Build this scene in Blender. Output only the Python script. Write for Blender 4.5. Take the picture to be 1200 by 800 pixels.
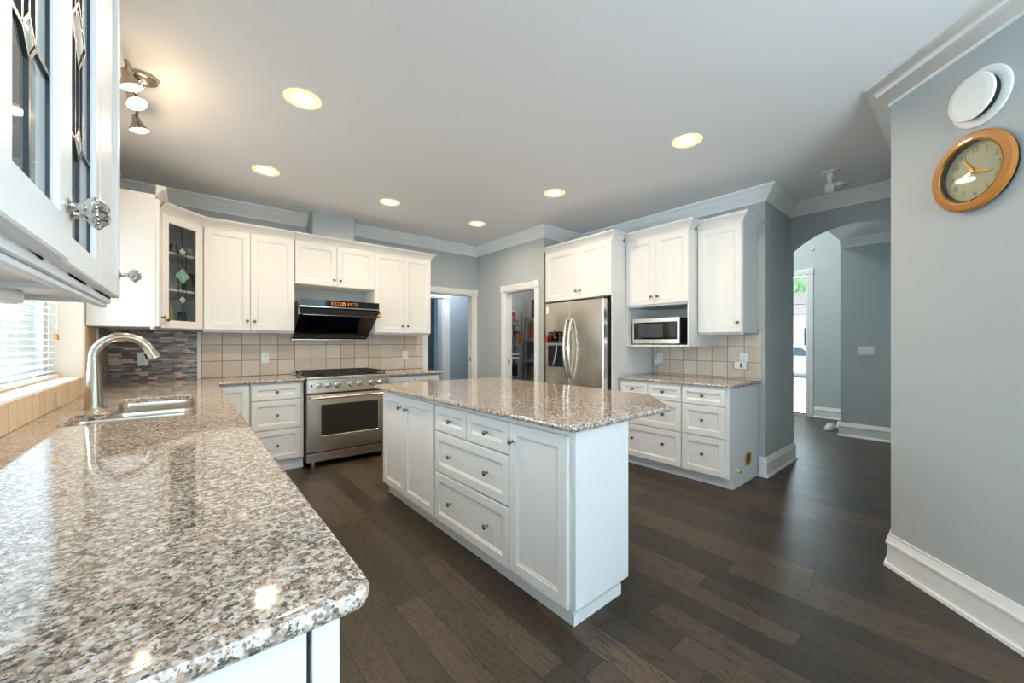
import bpy, bmesh, math, random
from mathutils import Vector, Matrix
random.seed(7)
for o in list(bpy.data.objects):
    bpy.data.objects.remove(o)
S = bpy.context.scene
COL = S.collection
PI = math.pi
R = math.radians

# ------------------------------------------------------------------ camera, world, lights, exposure
cam = bpy.data.cameras.new('camera')
cam.sensor_width = 36; cam.lens = 455/1200*36; cam.shift_y = 2/1200; cam.clip_start = .02
camo = bpy.data.objects.new('camera', cam); COL.objects.link(camo)
camo.location = (0, 0, 1.266); camo.rotation_euler = (R(90), 0, R(-40))
S.camera = camo
S.view_settings.view_transform = 'Standard'; S.view_settings.look = 'None'
S.view_settings.gamma = 1; S.view_settings.use_curve_mapping = False
S.view_settings.exposure = 1.43
w = bpy.data.worlds.new('world'); S.world = w; w.use_nodes = True
bgn = w.node_tree.nodes['Background']; bgn.inputs[0].default_value = (.80, .90, 1, 1); bgn.inputs[1].default_value = .6

def area(name, loc, rot, sx, sy, power, col, parent=None, shape='RECTANGLE', spread=180):
    l = bpy.data.lights.new(name, 'AREA'); l.shape = shape; l.size = sx; l.size_y = sy
    l.energy = power; l.color = col; l.spread = R(spread)
    o = bpy.data.objects.new(name, l); COL.objects.link(o); o.location = loc; o.rotation_euler = rot
    if parent: o.parent = parent
    return o
COOL = (.70, .86, 1.0); WARM = (1.0, .78, .54)
area('daylight_kitchen_window', (-1.25, 3.3, 1.5), Vector((1, -.8, .1)).to_track_quat('-Z', 'Y').to_euler(), 1.2, 1.2, 24, COOL)
area('daylight_family_room', (1.06, -4.75, 1.0), (R(165), 0, 0), 3.0, 1.4, 20, COOL)
area('daylight_family_room_side', (5.3, -2.45, 1.05), (0, R(150), 0), 1.4, 2.6, 360, COOL)
area('fill_family_room_left', (-.95, -3.15, 1.0), (0, R(-160), 0), 1.4, 2.2, 230, COOL)  # fill light added behind the camera, through an added window
area('daylight_foyer', (8.6, 3.0, 2.4), (0, R(90), 0), 3.0, 2.6, 135, COOL)
area('foyer_fill', (6.6, 2.8, 4.1), (0, 0, 0), 0.5, 0.5, 26, (.95, .98, 1), None, 'DISK')  # unseen light added to brighten the foyer and hall
area('street_fill', (10.5, 6, 9), Vector((1, .1, -.45)).to_track_quat('-Z', 'Y').to_euler(), 8, 5, 5200, (.95, .98, 1))  # unseen panel added to brighten the street in place of sky
DOWNLIGHT_W = (8.0, 3.3); TRACK_W = .7; CORRIDOR_W = 8; PANTRY_W = 4

# ------------------------------------------------------------------ materials
def lin(c): return tuple(((x/255)/12.92 if x/255 <= .04045 else ((x/255+.055)/1.055)**2.4) for x in c)
class NT:
    def __init__(s, name):
        s.mat = bpy.data.materials.new(name); s.mat.use_nodes = True; s.t = s.mat.node_tree
        s.n = s.t.nodes; s.p = s.n['Principled BSDF']; s.out = s.n['Material Output']
    def new(s, kind, **kw):
        n = s.n.new(kind)
        for k, v in kw.items(): setattr(n, k, v)
        return n
    def link(s, a, b): s.t.links.new(a, b)
    def put(s, sock, v):
        if hasattr(v, 'links'): s.link(v, sock)
        else: sock.default_value = v
    def m(s, op, a, b=0, c=0):
        n = s.new('ShaderNodeMath', operation=op)
        s.put(n.inputs[0], a); s.put(n.inputs[1], b); s.put(n.inputs[2], c)
        return n.outputs[0]
    def coord(s, kind='Object'): return s.new('ShaderNodeTexCoord').outputs[kind]
    def sep(s, v):
        n = s.new('ShaderNodeSeparateXYZ'); s.link(v, n.inputs[0]); return n.outputs
    def comb(s, x, y, z=0):
        n = s.new('ShaderNodeCombineXYZ'); s.put(n.inputs[0], x); s.put(n.inputs[1], y); s.put(n.inputs[2], z); return n.outputs[0]
    def noise(s, vec, scale, detail=3, rough=.5, dist=0):
        n = s.new('ShaderNodeTexNoise'); s.link(vec, n.inputs['Vector']); n.inputs['Scale'].default_value = scale
        n.inputs['Detail'].default_value = detail; n.inputs['Roughness'].default_value = rough; n.inputs['Distortion'].default_value = dist
        return n
    def ramp(s, fac, stops, const=False):
        n = s.new('ShaderNodeValToRGB'); cr = n.color_ramp
        if const: cr.interpolation = 'CONSTANT'
        while len(cr.elements) < len(stops): cr.elements.new(.5)
        for e, (p, c) in zip(cr.elements, stops): e.position = p; e.color = (*c, 1)
        s.put(n.inputs[0], fac); return n.outputs[0]
    def mix(s, f, a, b):
        n = s.new('ShaderNodeMix', data_type='RGBA'); s.put(n.inputs[0], f)
        for i, v in ((6, a), (7, b)):
            if hasattr(v, 'links'): s.link(v, n.inputs[i])
            else: n.inputs[i].default_value = (*v, 1)
        return n.outputs[2]
    def bump(s, h, strength, dist=.002):
        n = s.new('ShaderNodeBump'); s.link(h, n.inputs['Height']); n.inputs['Strength'].default_value = strength
        n.inputs['Distance'].default_value = dist; s.link(n.outputs[0], s.p.inputs['Normal'])
    def white(s, vec):
        n = s.new('ShaderNodeTexWhiteNoise', noise_dimensions='3D'); s.link(vec, n.inputs['Vector']); return n.outputs
def pm(name, col, rough=.5, metal=0, var=.04, scale=6, bump=0, bscale=120, coat=0, emit=None, estr=0, spec=.5):
    t = NT(name); c = lin(col); v = t.coord()
    n = t.noise(v, scale)
    t.link(t.mix(n.outputs[0], tuple(x*(1-var) for x in c), tuple(min(1, x*(1+var)) for x in c)), t.p.inputs['Base Color'])
    t.p.inputs['Roughness'].default_value = rough; t.p.inputs['Metallic'].default_value = metal
    t.p.inputs['Coat Weight'].default_value = coat; t.p.inputs['Coat Roughness'].default_value = .05
    t.p.inputs['Specular IOR Level'].default_value = spec
    if bump: t.bump(t.noise(v, bscale, 2).outputs[0], bump, .002)
    if emit:
        t.p.inputs['Emission Color'].default_value = (*emit, 1); t.p.inputs['Emission Strength'].default_value = estr
    return t.mat
M = {}
M['wall'] = pm('wall_paint', (176, 182, 183), .55, bump=.12, bscale=90, var=.015)
M['wallfoyer'] = pm('foyer_paint', (186, 194, 190), .55, bump=.12, bscale=90, var=.015)
M['wallblue'] = pm('corridor_paint', (160, 173, 183), .6, bump=.1, bscale=90, var=.015)
M['cream'] = pm('cream_reveal_paint', (216, 204, 188), .6, var=.01)
M['ceiling'] = pm('ceiling_paint', (238, 237, 236), .75, bump=.35, bscale=70, var=.01)
M['trim'] = pm('trim_paint', (232, 232, 230), .35, var=.01)
M['cab'] = pm('cabinet_paint', (216, 215, 212), .35, var=.008)
M['cabin'] = pm('cabinet_inside', (222, 224, 222), .5, var=.01)
M['white'] = pm('white_plastic', (232, 232, 228), .4, var=.01)
M['offwhite'] = pm('aged_white_plastic', (214, 212, 198), .45, var=.02)
M['nickel'] = pm('brushed_nickel', (180, 171, 158), .22, 1, var=.03, scale=40)
M['knobmetal'] = pm('dark_pewter', (128, 118, 106), .25, 1, var=.03, scale=40)
M['chrome'] = pm('polished_nickel', (205, 203, 198), .12, 1, var=.02, scale=40)
M['black'] = pm('black_enamel', (16, 16, 17), .35, var=.1)
M['iron'] = pm('cast_iron', (26, 27, 29), .55, var=.15, scale=60, bump=.2)
M['blackgloss'] = pm('black_glass', (5, 5, 6), .06, var=.05, coat=.5)
M['darkgrey'] = pm('dark_grey_steel', (60, 62, 66), .4, .3, var=.05)
M['ovenglass'] = pm('oven_window', (26, 27, 18), .08, var=.25, scale=9, coat=.5)
M['rubber'] = pm('black_rubber', (22, 22, 24), .7)
M['gold'] = pm('gold_hand', (188, 140, 62), .25, .8)
M['dialface'] = pm('clock_face', (206, 190, 156), .45, var=.03)
M['ink'] = pm('numeral_grey', (146, 136, 110), .5)
M['orange'] = pm('orange_mark', (214, 120, 34), .5, emit=(1, .35, .05), estr=.35)
M['orangeflat'] = pm('orange_reflection', (216, 130, 40), .5)
M['red'] = pm('red_plastic', (196, 34, 38), .45)
M['yellow'] = pm('raw_yellow_wood', (202, 174, 96), .8, var=.2, scale=30)
M['green'] = pm('green_cap', (150, 208, 172), .4)
M['shoe'] = pm('shoe_canvas', (196, 190, 170), .8, var=.08, scale=30, bump=.3)
M['shoein'] = pm('shoe_lining', (96, 92, 86), .9)
M['lead'] = pm('lead_came', (70, 74, 78), .35, .8, var=.1, scale=30)
M['teal'] = pm('teal_bevel_glass', (104, 146, 132), .1, var=.25, scale=40, coat=.6)
M['bevel'] = pm('clear_bevel_glass', (150, 158, 155), .08, var=.25, scale=40, coat=.6)
M['wire'] = pm('grey_wire_shelf', (176, 178, 182), .35, .5)
M['asphalt'] = pm('asphalt', (176, 178, 184), .9, var=.1, scale=3)
M['lawn'] = pm('concrete_walk', (214, 212, 206), .9, var=.1, scale=4)
M['siding'] = pm('house_siding', (236, 226, 216), .8)
M['roof'] = pm('roof_shingles', (160, 152, 150), .9, var=.2, scale=20)
M['carpaint'] = pm('white_car_paint', (232, 234, 238), .2, coat=1)
M['carglass'] = pm('car_glass', (40, 48, 56), .08)
M['leaf'] = pm('tree_leaves', (150, 186, 140), .8, var=.4, scale=3)
M['bark'] = pm('tree_bark', (84, 70, 58), .9, var=.2)
M['tan'] = pm('tan_grout', (176, 150, 116), .8)

def emis(name, col, s):
    t = NT(name); e = t.new('ShaderNodeEmission'); e.inputs[0].default_value = (*col, 1); e.inputs[1].default_value = s
    t.link(e.outputs[0], t.out.inputs[0]); return t.mat
M['lamp'] = emis('lamp_glow', (1, .90, .68), 14)
M['lampring'] = pm('downlight_trim', (236, 222, 190), .35, emit=(1, .8, .45), estr=.25)

def glass(name, tint=(1, 1, 1), gloss=1.0):
    t = NT(name); tr = t.new('ShaderNodeBsdfTransparent'); gl = t.new('ShaderNodeBsdfGlossy'); mx = t.new('ShaderNodeMixShader')
    lw = t.new('ShaderNodeLayerWeight'); lw.inputs[0].default_value = .5
    fr = t.m('ADD', .045, t.m('MULTIPLY', t.m('POWER', lw.outputs['Facing'], 4), .9))
    n = t.noise(t.coord(), 14); bp = t.new('ShaderNodeBump'); bp.inputs['Strength'].default_value = .05; bp.inputs['Distance'].default_value = .002
    t.link(n.outputs[0], bp.inputs['Height']); t.link(bp.outputs[0], gl.inputs['Normal'])
    tr.inputs[0].default_value = (*tint, 1); gl.inputs['Roughness'].default_value = .02
    t.link(t.m('MULTIPLY', fr, gloss), mx.inputs[0])
    t.link(tr.outputs[0], mx.inputs[1]); t.link(gl.outputs[0], mx.inputs[2]); t.link(mx.outputs[0], t.out.inputs[0]); return t.mat
M['glass'] = glass('clear_glass', (.93, .96, .95))
M['glassdark'] = glass('smoky_cabinet_glass', (.88, .91, .90))

def granite():
    t = NT('speckled_granite'); v = t.coord()
    n = t.noise(v, 90, 2); ad = t.new('ShaderNodeVectorMath', operation='MULTIPLY_ADD')
    t.link(n.outputs['Color'], ad.inputs[0]); ad.inputs[1].default_value = (.007, .007, .007); t.link(v, ad.inputs[2])
    def vor(scale, smooth=0):
        k = t.new('ShaderNodeTexVoronoi'); k.inputs['Scale'].default_value = scale; t.link(ad.outputs[0], k.inputs['Vector'])
        if smooth: k.feature = 'SMOOTH_F1'; k.inputs['Smoothness'].default_value = smooth
        return t.sep(k.outputs['Color'])
    c1 = vor(118, .35); c2 = vor(205, .2); c3 = vor(330)
    big = t.ramp(c1[0], [(.12, lin((92, 86, 82))), (.28, lin((130, 120, 112))), (.40, lin((170, 143, 122))), (.54, lin((182, 157, 137))), (.66, lin((212, 201, 190))), (.88, lin((222, 214, 205)))])
    mid = t.ramp(c2[0], [(0, lin((58, 54, 51))), (.25, lin((98, 91, 85))), (.34, lin((164, 142, 124))), (.66, lin((172, 150, 132))), (.74, lin((206, 198, 187))), (1, lin((216, 209, 200)))])
    colr = t.mix(.48, big, mid)
    spk = t.m('MULTIPLY', t.m('LESS_THAN', c3[0], .30), t.m('GREATER_THAN', t.noise(v, 75, 2).outputs[0], .53))
    t.link(t.mix(t.m('MULTIPLY', spk, .8), colr, lin((44, 42, 42))), t.p.inputs['Base Color'])
    t.p.inputs['Roughness'].default_value = .055; t.p.inputs['Specular IOR Level'].default_value = .75
    return t.mat
M['granite'] = granite()

def grid(t, u, v, uw, vh, stagger=0.0, gap=.002, vary=0.0):
    row = t.m('FLOOR', t.m('DIVIDE', v, vh))
    rr = t.white(t.comb(row, 3.3, 1.7))[0]
    ww = uw if not vary else t.m('ADD', uw, t.m('MULTIPLY', t.white(t.comb(row, 9.1, 4.4))[0], vary))
    uu = t.m('ADD', t.m('DIVIDE', u, ww), t.m('MULTIPLY', rr, stagger))
    col = t.m('FLOOR', uu)
    fu = t.m('FRACT', uu); fv = t.m('FRACT', t.m('DIVIDE', v, vh))
    du = t.m('MULTIPLY', t.m('MINIMUM', fu, t.m('SUBTRACT', 1, fu)), ww)
    dv = t.m('MULTIPLY', t.m('MINIMUM', fv, t.m('SUBTRACT', 1, fv)), vh)
    mask = t.m('LESS_THAN', t.m('MINIMUM', du, dv), gap)
    w2 = t.white(t.comb(col, row, 5.5))
    return w2[0], mask, w2[1]

def planks():
    t = NT('dark_oak_planks'); p = t.sep(t.coord()); rnd, mask, rc = grid(t, p[1], p[0], 1.05, .128, 5.0, .0017)
    off = t.m('MULTIPLY', rnd, 40)
    gv = t.comb(t.m('ADD', t.m('MULTIPLY', p[0], 9), off), t.m('MULTIPLY', p[1], 1.6), off)
    g1 = t.noise(gv, 1.5, 4, .55, .8); gv2 = t.comb(t.m('ADD', t.m('MULTIPLY', p[0], 90), off), t.m('MULTIPLY', p[1], 5), off)
    g2 = t.noise(gv2, 3, 3, .6)
    rings = t.m('FRACT', t.m('MULTIPLY', g1.outputs[0], 11)); rings = t.m('ABSOLUTE', t.m('SUBTRACT', rings, .5))
    base = t.ramp(rnd, [(0, lin((54, 44, 35))), (.5, lin((72, 59, 47))), (1, lin((98, 81, 64)))])
    dark = t.mix(t.m('MULTIPLY', t.m('POWER', t.m('MULTIPLY', rings, 2), 2.2), .75), base, lin((30, 24, 19)))
    colr = t.mix(t.m('MULTIPLY', g2.outputs[0], .55), dark, lin((44, 37, 31)))
    colr = t.mix(mask, colr, lin((14, 11, 9)))
    t.link(colr, t.p.inputs['Base Color'])
    t.link(t.m('ADD', .27, t.m('MULTIPLY', g2.outputs[0], .2)), t.p.inputs['Roughness'])
    t.p.inputs['Specular IOR Level'].default_value = .38
    h = t.m('SUBTRACT', t.m('MULTIPLY', g2.outputs[0], .3), t.m('MULTIPLY', mask, 1.0)); t.bump(h, .28, .002)
    return t.mat
M['floor'] = planks()

def tiles(name, axis, s, ox, oz, cols, grout, gap=.0025, sv=None):
    t = NT(name); p = t.sep(t.coord()); u = t.m('ADD', p[axis], ox); v = t.m('ADD', p[2], oz)
    rnd, mask, rc = grid(t, u, v, s, sv or s, 0, gap)
    n = t.noise(t.coord(), 32, 5, .75)
    c = t.ramp(rnd, cols); c = t.mix(t.m('MULTIPLY', t.m('SUBTRACT', n.outputs[0], .25), 1.0), c, lin((226, 216, 202))); c = t.mix(t.m('MULTIPLY', t.m('GREATER_THAN', t.noise(t.coord(), 60, 5, .8).outputs[0], .56), .22), c, lin((140, 116, 94)))
    t.link(t.mix(mask, c, lin(grout)), t.p.inputs['Base Color']); t.p.inputs['Roughness'].default_value = .4
    t.bump(t.m('SUBTRACT', t.m('MULTIPLY', n.outputs[0], .3), mask), .3, .003)
    return t.mat
TC = [(0, lin((194, 172, 150))), (.3, lin((204, 186, 165))), (.75, lin((208, 193, 175))), (1, lin((210, 202, 192)))]
M['tileback'] = tiles('beige_tile_back', 0, .1665, -.117, -.914+.1665*6-.002, TC, (146, 114, 82), .0036)
M['tileright'] = tiles('beige_tile_side', 1, .153, -1.30, -.914+.153*6-.012, TC, (152, 124, 96), .0034)
M['tilesill'] = tiles('tan_sill_tile', 1, .105, 0, 0, [(0, lin((196, 168, 130))), (1, lin((212, 188, 152)))], (158, 128, 92), .002, 2.0)
M['silltop'] = tiles('white_sill_tile', 1, .30, .1, 0, [(0, lin((226, 226, 224))), (1, lin((234, 234, 230)))], (196, 190, 180), .0015, 3.0)
def mosaic(name, axis):
    t = NT(name); p = t.sep(t.coord()); rnd, mask, rc = grid(t, p[axis], p[2], .04, .0172, 7, .0011, .065)
    c = t.ramp(rnd, [(0, lin((112, 102, 92))), (.18, lin((66, 59, 54))), (.32, lin((146, 133, 120))), (.47, lin((202, 172, 148))), (.62, lin((82, 30, 24))), (.75, lin((120, 110, 102))), (.85, lin((30, 25, 23)))], True)
    t.link(t.mix(mask, c, lin((138, 122, 108))), t.p.inputs['Base Color']); t.p.inputs['Roughness'].default_value = .3
    return t.mat
M['mosaic0'] = mosaic('mosaic_back', 0); M['mosaic1'] = mosaic('mosaic_side', 1)
def steel():
    t = NT('brushed_stainless'); p = t.sep(t.coord())
    n = t.noise(t.comb(t.m('MULTIPLY', p[0], 2), t.m('MULTIPLY', p[1], 2), t.m('MULTIPLY', p[2], 260)), 2, 2)
    t.link(t.mix(n.outputs[0], lin((206, 197, 184)), lin((224, 215, 203))), t.p.inputs['Base Color'])
    t.p.inputs['Metallic'].default_value = 1; t.p.inputs['Roughness'].default_value = .24; t.p.inputs['Anisotropic'].default_value = .5
    return t.mat
M['steel'] = steel()
def slatmat():
    t = NT('blind_slat'); t.p.inputs['Base Color'].default_value = (.88, .9, .92, 1); t.p.inputs['Roughness'].default_value = .5
    tl = t.new('ShaderNodeBsdfTranslucent'); tl.inputs[0].default_value = (.85, .9, .95, 1)
    n = t.noise(t.coord(), 4); f = t.m('ADD', .1, t.m('MULTIPLY', n.outputs[0], .1))
    mx = t.new('ShaderNodeMixShader'); t.link(f, mx.inputs[0]); t.link(t.p.outputs[0], mx.inputs[1]); t.link(tl.outputs[0], mx.inputs[2]); t.link(mx.outputs[0], t.out.inputs[0])
    return t.mat
M['slat'] = slatmat()
def clockwood():
    t = NT('clock_oak'); n = t.noise(t.coord(), 30, 4, .6, 2)
    t.link(t.mix(n.outputs[0], lin((150, 88, 24)), lin((196, 128, 48))), t.p.inputs['Base Color']); t.p.inputs['Roughness'].default_value = .4; t.p.inputs['Coat Weight'].default_value = .25
    return t.mat
M['wood'] = clockwood()

# ------------------------------------------------------------------ geometry helpers
def off2(path, d, closed):
    """offset a 2-D polyline by d to its left, mitred"""
    n = len(path); out = []
    for i in range(n):
        p = Vector(path[i])
        a = Vector(path[i-1]) if (closed or i > 0) else None
        b = Vector(path[(i+1) % n]) if (closed or i < n-1) else None
        d1 = (p-a).normalized() if a is not None else (b-p).normalized()
        d2 = (b-p).normalized() if b is not None else d1
        n1 = Vector((-d1.y, d1.x)); n2 = Vector((-d2.y, d2.x))
        mt = n1+n2
        mt = mt/max(mt.dot(n1), .15) if mt.length > 1e-6 else n1
        out.append(p+mt*d)
    return out
def rpoly(pts, rad, seg=5):
    out = []; n = len(pts)
    for i, p in enumerate(pts):
        r = rad[i] if isinstance(rad, (list, tuple)) else rad
        p = Vector(p); a = Vector(pts[i-1]); b = Vector(pts[(i+1) % n])
        if r <= 0: out.append(p); continue
        u = (a-p).normalized(); v = (b-p).normalized(); ang = u.angle(v); t = r/math.tan(ang/2)
        c = p+(u+v).normalized()*(r/math.sin(ang/2))
        s0 = p+u*t-c; s1 = p+v*t-c
        a0 = math.atan2(s0.y, s0.x); a1 = math.atan2(s1.y, s1.x); da = (a1-a0+PI) % (2*PI)-PI
        for k in range(seg+1): out.append(c+Vector((math.cos(a0+da*k/seg), math.sin(a0+da*k/seg)))*r)
    return out
class MB:
    def __init__(s): s.bm = bmesh.new()
    def _add(s, b2, mat=None):
        if mat is not None: bmesh.ops.transform(b2, matrix=mat, verts=b2.verts)
        me = bpy.data.meshes.new('t'); b2.to_mesh(me); b2.free(); s.bm.from_mesh(me); bpy.data.meshes.remove(me); return s
    def box(s, x0, x1, y0, y1, z0, z1, bv=0, seg=2, mat=None):
        b = bmesh.new(); bmesh.ops.create_cube(b, size=1)
        for v in b.verts: v.co = Vector((x0+(v.co.x+.5)*(x1-x0), y0+(v.co.y+.5)*(y1-y0), z0+(v.co.z+.5)*(z1-z0)))
        if bv: bmesh.ops.bevel(b, geom=b.edges[:], offset=bv, segments=seg, affect='EDGES', profile=.5)
        return s._add(b, mat)
    def rings(s, rings, cap0=True, cap1=True, closed=True):
        vs = [[s.bm.verts.new(p) for p in r] for r in rings]
        for a, b in zip(vs, vs[1:]):
            n = len(a)
            for i in range(n if closed else n-1):
                j = (i+1) % n
                try: s.bm.faces.new((a[i], a[j], b[j], b[i]))
                except ValueError: pass
        if cap0: s.bm.faces.new(vs[0][::-1])
        if cap1: s.bm.faces.new(vs[-1])
        return vs
    def prism(s, poly, z0, z1, mat=None):
        t = MB(); t.rings([[(p[0], p[1], z0) for p in poly], [(p[0], p[1], z1) for p in poly]]); return s._add(t.bm, mat)
    def lathe(s, prof, org=(0, 0, 0), axis=(0, 0, 1), n=20, cap=True):
        q = Vector((0, 0, 1)).rotation_difference(Vector(axis).normalized()); o = Vector(org)
        s.rings([[o+q @ Vector((r*math.cos(2*PI*k/n), r*math.sin(2*PI*k/n), h)) for k in range(n)] for r, h in prof], cap, cap); return s
    def tube(s, pts, r, n=10, cap=True):
        P = [Vector(p) for p in pts]; rr = r if isinstance(r, (list, tuple)) else [r]*len(P); rings = []; up = None
        for i, p in enumerate(P):
            d = (P[min(i+1, len(P)-1)]-P[max(i-1, 0)]).normalized()
            if up is None:
                up = Vector((0, 0, 1)) if abs(d.z) < .9 else Vector((1, 0, 0))
            x = d.cross(up).normalized(); up = x.cross(d).normalized()
            rings.append([p+(x*math.cos(2*PI*k/n)+up*math.sin(2*PI*k/n))*rr[i] for k in range(n)])
        s.rings(rings, cap, cap); return s
    def bar(s, p, q, w, h):
        p = Vector(p); q = Vector(q); d = q-p; L = d.length; rot = Vector((1, 0, 0)).rotation_difference(d.normalized()).to_matrix().to_4x4()
        return s.box(0, L, -w/2, w/2, -h/2, h/2, mat=Matrix.Translation(p) @ rot)
    def ball(s, c, rx, ry=None, rz=None, u=16, v=10):
        b = bmesh.new(); bmesh.ops.create_uvsphere(b, u_segments=u, v_segments=v, radius=1)
        return s._add(b, Matrix.Translation(c) @ Matrix.Diagonal((rx, ry or rx, rz or rx, 1)))
    def sweep(s, path, prof, closed=False):
        cols = [off2(path, o, closed) for o, z in prof]
        n = len(path); rings = []
        for i in range(n): rings.append([(cols[k][i].x, cols[k][i].y, prof[k][1]) for k in range(len(prof))])
        if closed: rings.append(rings[0])
        s.rings(rings, not closed, not closed); return s
    def slab(s, outer, holes, prof, hprof=None):
        """outer CCW, holes CW; prof = [(inset, z)...] bottom to top, filled top and bottom"""
        tops = []; bots = []
        for lp, pf in [(outer, prof)]+[(h, hprof or prof) for h in holes]:
            vs = s.rings([[(p.x, p.y, z) for p in off2(lp, d, True)] for d, z in pf], False, False)
            tops.append(vs[-1]); bots.append(vs[0])
        for grp in (tops, bots):
            es = []
            for ring in grp:
                for i in range(len(ring)):
                    e = s.bm.edges.get((ring[i], ring[(i+1) % len(ring)])) or s.bm.edges.new((ring[i], ring[(i+1) % len(ring)])); es.append(e)
            bmesh.ops.triangle_fill(s.bm, edges=es, use_beauty=True)
        return s
    def build(s, name, mat, parent=None, xf=None, angle=35):
        bm = s.bm
        if xf is not None: bmesh.ops.transform(bm, matrix=xf, verts=bm.verts)
        r = parent
        while r is not None and r.parent is not None: r = r.parent
        if r is not None and r.location.z: bmesh.ops.translate(bm, verts=bm.verts, vec=(0, 0, -r.location.z))
        bmesh.ops.recalc_face_normals(bm, faces=bm.faces)
        me = bpy.data.meshes.new(name); bm.to_mesh(me); bm.free()
        me.polygons.foreach_set('use_smooth', [True]*len(me.polygons)); me.set_sharp_from_angle(angle=R(angle))
        me.materials.append(M[mat] if isinstance(mat, str) else mat)
        o = bpy.data.objects.new(name, me); COL.objects.link(o)
        wn = o.modifiers.new('normals', 'WEIGHTED_NORMAL'); wn.keep_sharp = True; wn.weight = 100
        if parent: o.parent = parent
        return o
def tag(o, label, cat, group=None):
    o['label'] = label; o['category'] = cat
    if group: o['group'] = group
    return o
def thing(name, label, cat, loc=(0, 0, 0), rz=0, group=None):
    o = bpy.data.objects.new(name, None); o.empty_display_size = .1; COL.objects.link(o)
    o.location = loc; o.rotation_euler = (0, 0, R(rz)); return tag(o, label, cat, group)
def solo(name, mb, mat, label, cat, loc=(0, 0, 0), rz=0, group=None):
    """one-mesh thing; geometry in local xy and z above loc.z"""
    o = mb.build(name, mat); o.location = loc; o.rotation_euler = (0, 0, R(rz)); return tag(o, label, cat, group)
def struct(name, mb, mat, parent=None):
    o = mb.build(name, mat, parent)
    if parent is None: o['kind'] = 'structure'
    return o
def copy_tree(o, parent=None):
    c = o.copy(); COL.objects.link(c)
    if parent: c.parent = parent
    for ch in list(o.children): copy_tree(ch, c)
    return c

# ------------------------------------------------------------------ room shell
CZ = 2.74
def wall(name, p0, p1, th, holes=(), z0=0, z1=CZ, mat='wall', rev=None):
    """wall from p0 to p1, thickness th to the right of the direction (room on the left)"""
    p0 = Vector(p0); p1 = Vector(p1); d = p1-p0; L = d.length; a = math.atan2(d.y, d.x)
    xf = Matrix.Translation((p0.x, p0.y, 0)) @ Matrix.Rotation(a, 4, 'Z')
    mb = MB(); cuts = sorted(holes); s = 0
    for h0, h1, hz0, hz1 in cuts:
        if h0 > s: mb.box(s, h0, -th, 0, z0, z1)
        if hz0 > z0: mb.box(h0, h1, -th, 0, z0, hz0)
        if hz1 < z1: mb.box(h0, h1, -th, 0, hz1, z1)
        s = h1
    if s < L: mb.box(s, L, -th, 0, z0, z1)
    o = mb.build(name, mat, xf=xf); o['kind'] = 'structure'; return o

mb = MB(); mb.box(-.8, 8.4, -5, 9.0, -.08, 0); struct('floor', mb, 'floor')
mb = MB(); mb.box(-.8, 5.09, -5, 1.19, CZ, CZ+.1); mb.box(-.8, 4.9, 1.19, 7.7, CZ, CZ+.1); mb.box(5.09, 6.98, .2, 1.19, CZ-.06, CZ+.1); struct('ceiling', mb, 'ceiling')
WY0, WY1, WZ0, WZ1 = 1.75, 3.93, 1.036, 2.20
wall('wall_left', (-.54, 5.12), (-.54, -4.6), .20, [(5.12-WY1, 5.12-WY0, WZ0, WZ1), (5.12+2.05, 5.12+4.25, .45, 2.3)])
DX0, DX1, DZ = 2.624, 3.40, 2.005
wall('wall_back', (4.75, 5.0), (-.54, 5.0), .12, [(4.75-DX1, 4.75-DX0, 0, DZ)])
PY0, PY1, PZ = 3.682, 4.29, 1.99
wall('wall_pantry', (3.48, 3.52), (3.48, 5.0), .11, [(PY0-3.52, PY1-3.52, 0, PZ)])
mb = MB(); mb.box(3.592, 4.75, 3.522, 3.63, 0, CZ); struct('wall_jog', mb, 'wall')
mb = MB(); mb.box(4.75, 4.85, 3.52, 5.0, 0, CZ); struct('wall_pantry_back', mb, 'wallfoyer')
mb = MB(); mb.prism([(4.2, 1.2735), (5.09, 1.2735), (5.09, 1.40), (4.32, 1.40), (4.32, 3.518), (4.2, 3.518)], 0, CZ); struct('wall_right', mb, 'wall')
# arched wall
mb = MB(); AX0, AX1 = 4.965, 5.09
cy_, cz_, ra = .775, 1.74, .72
arc = []
for k in range(21):
    y = 1.272-(1.272-.308)*k/20
    arc.append((y, cz_+math.sqrt(max(ra**2-(y-.775)**2, 0))))
poly = [(1.272, CZ-.001)]+arc+[(.308, CZ-.001)]
mb.rings([[(AX0, y, z) for y, z in poly], [(AX1, y, z) for y, z in poly]]); struct('wall_arch', mb, 'wall')
# 45 degree wall and its return, far hall walls
C45 = Vector((3.066, .306)); E45 = Vector((2.40, -.36))
mb = MB(); mb.prism([tuple(E45), tuple(C45), (6.88, .306), (6.88, .18), (3.118, .18), (E45.x+.05, E45.y-.11)][::-1], 0, CZ); struct('wall_angled', mb, 'wall')
mb = MB(); mb.prism([(6.88, .18), (6.88, 1.185), (8.25, 1.185), (8.25, 1.06), (7.0, 1.06), (7.0, .18)], 0, 4.2); struct('wall_hall', mb, 'wall')
SY0, SY1, SZ0, SZ1 = 1.868, 2.62, .03, 2.46
wall('wall_entry', (8.25, 1.185), (8.25, 4.5), .15, [(SY0-1.185, SY1-1.185, SZ0, SZ1), (2.1-1.185, 4.3-1.185, 2.75, 3.9)], 0, 4.2, 'wallfoyer')
mb = MB(); mb.box(4.75, 8.4, 4.5, 4.6, 0, 4.2); mb.box(4.98, 5.09, 1.40, 4.5, 0, 4.2); mb.box(4.98, 5.09, .2, 1.40, CZ+.1, 4.2); mb.box(5.09, 6.88, 1.09, 1.185, CZ+.1, 4.2)
struct('wall_foyer', mb, 'wallfoyer')
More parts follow.
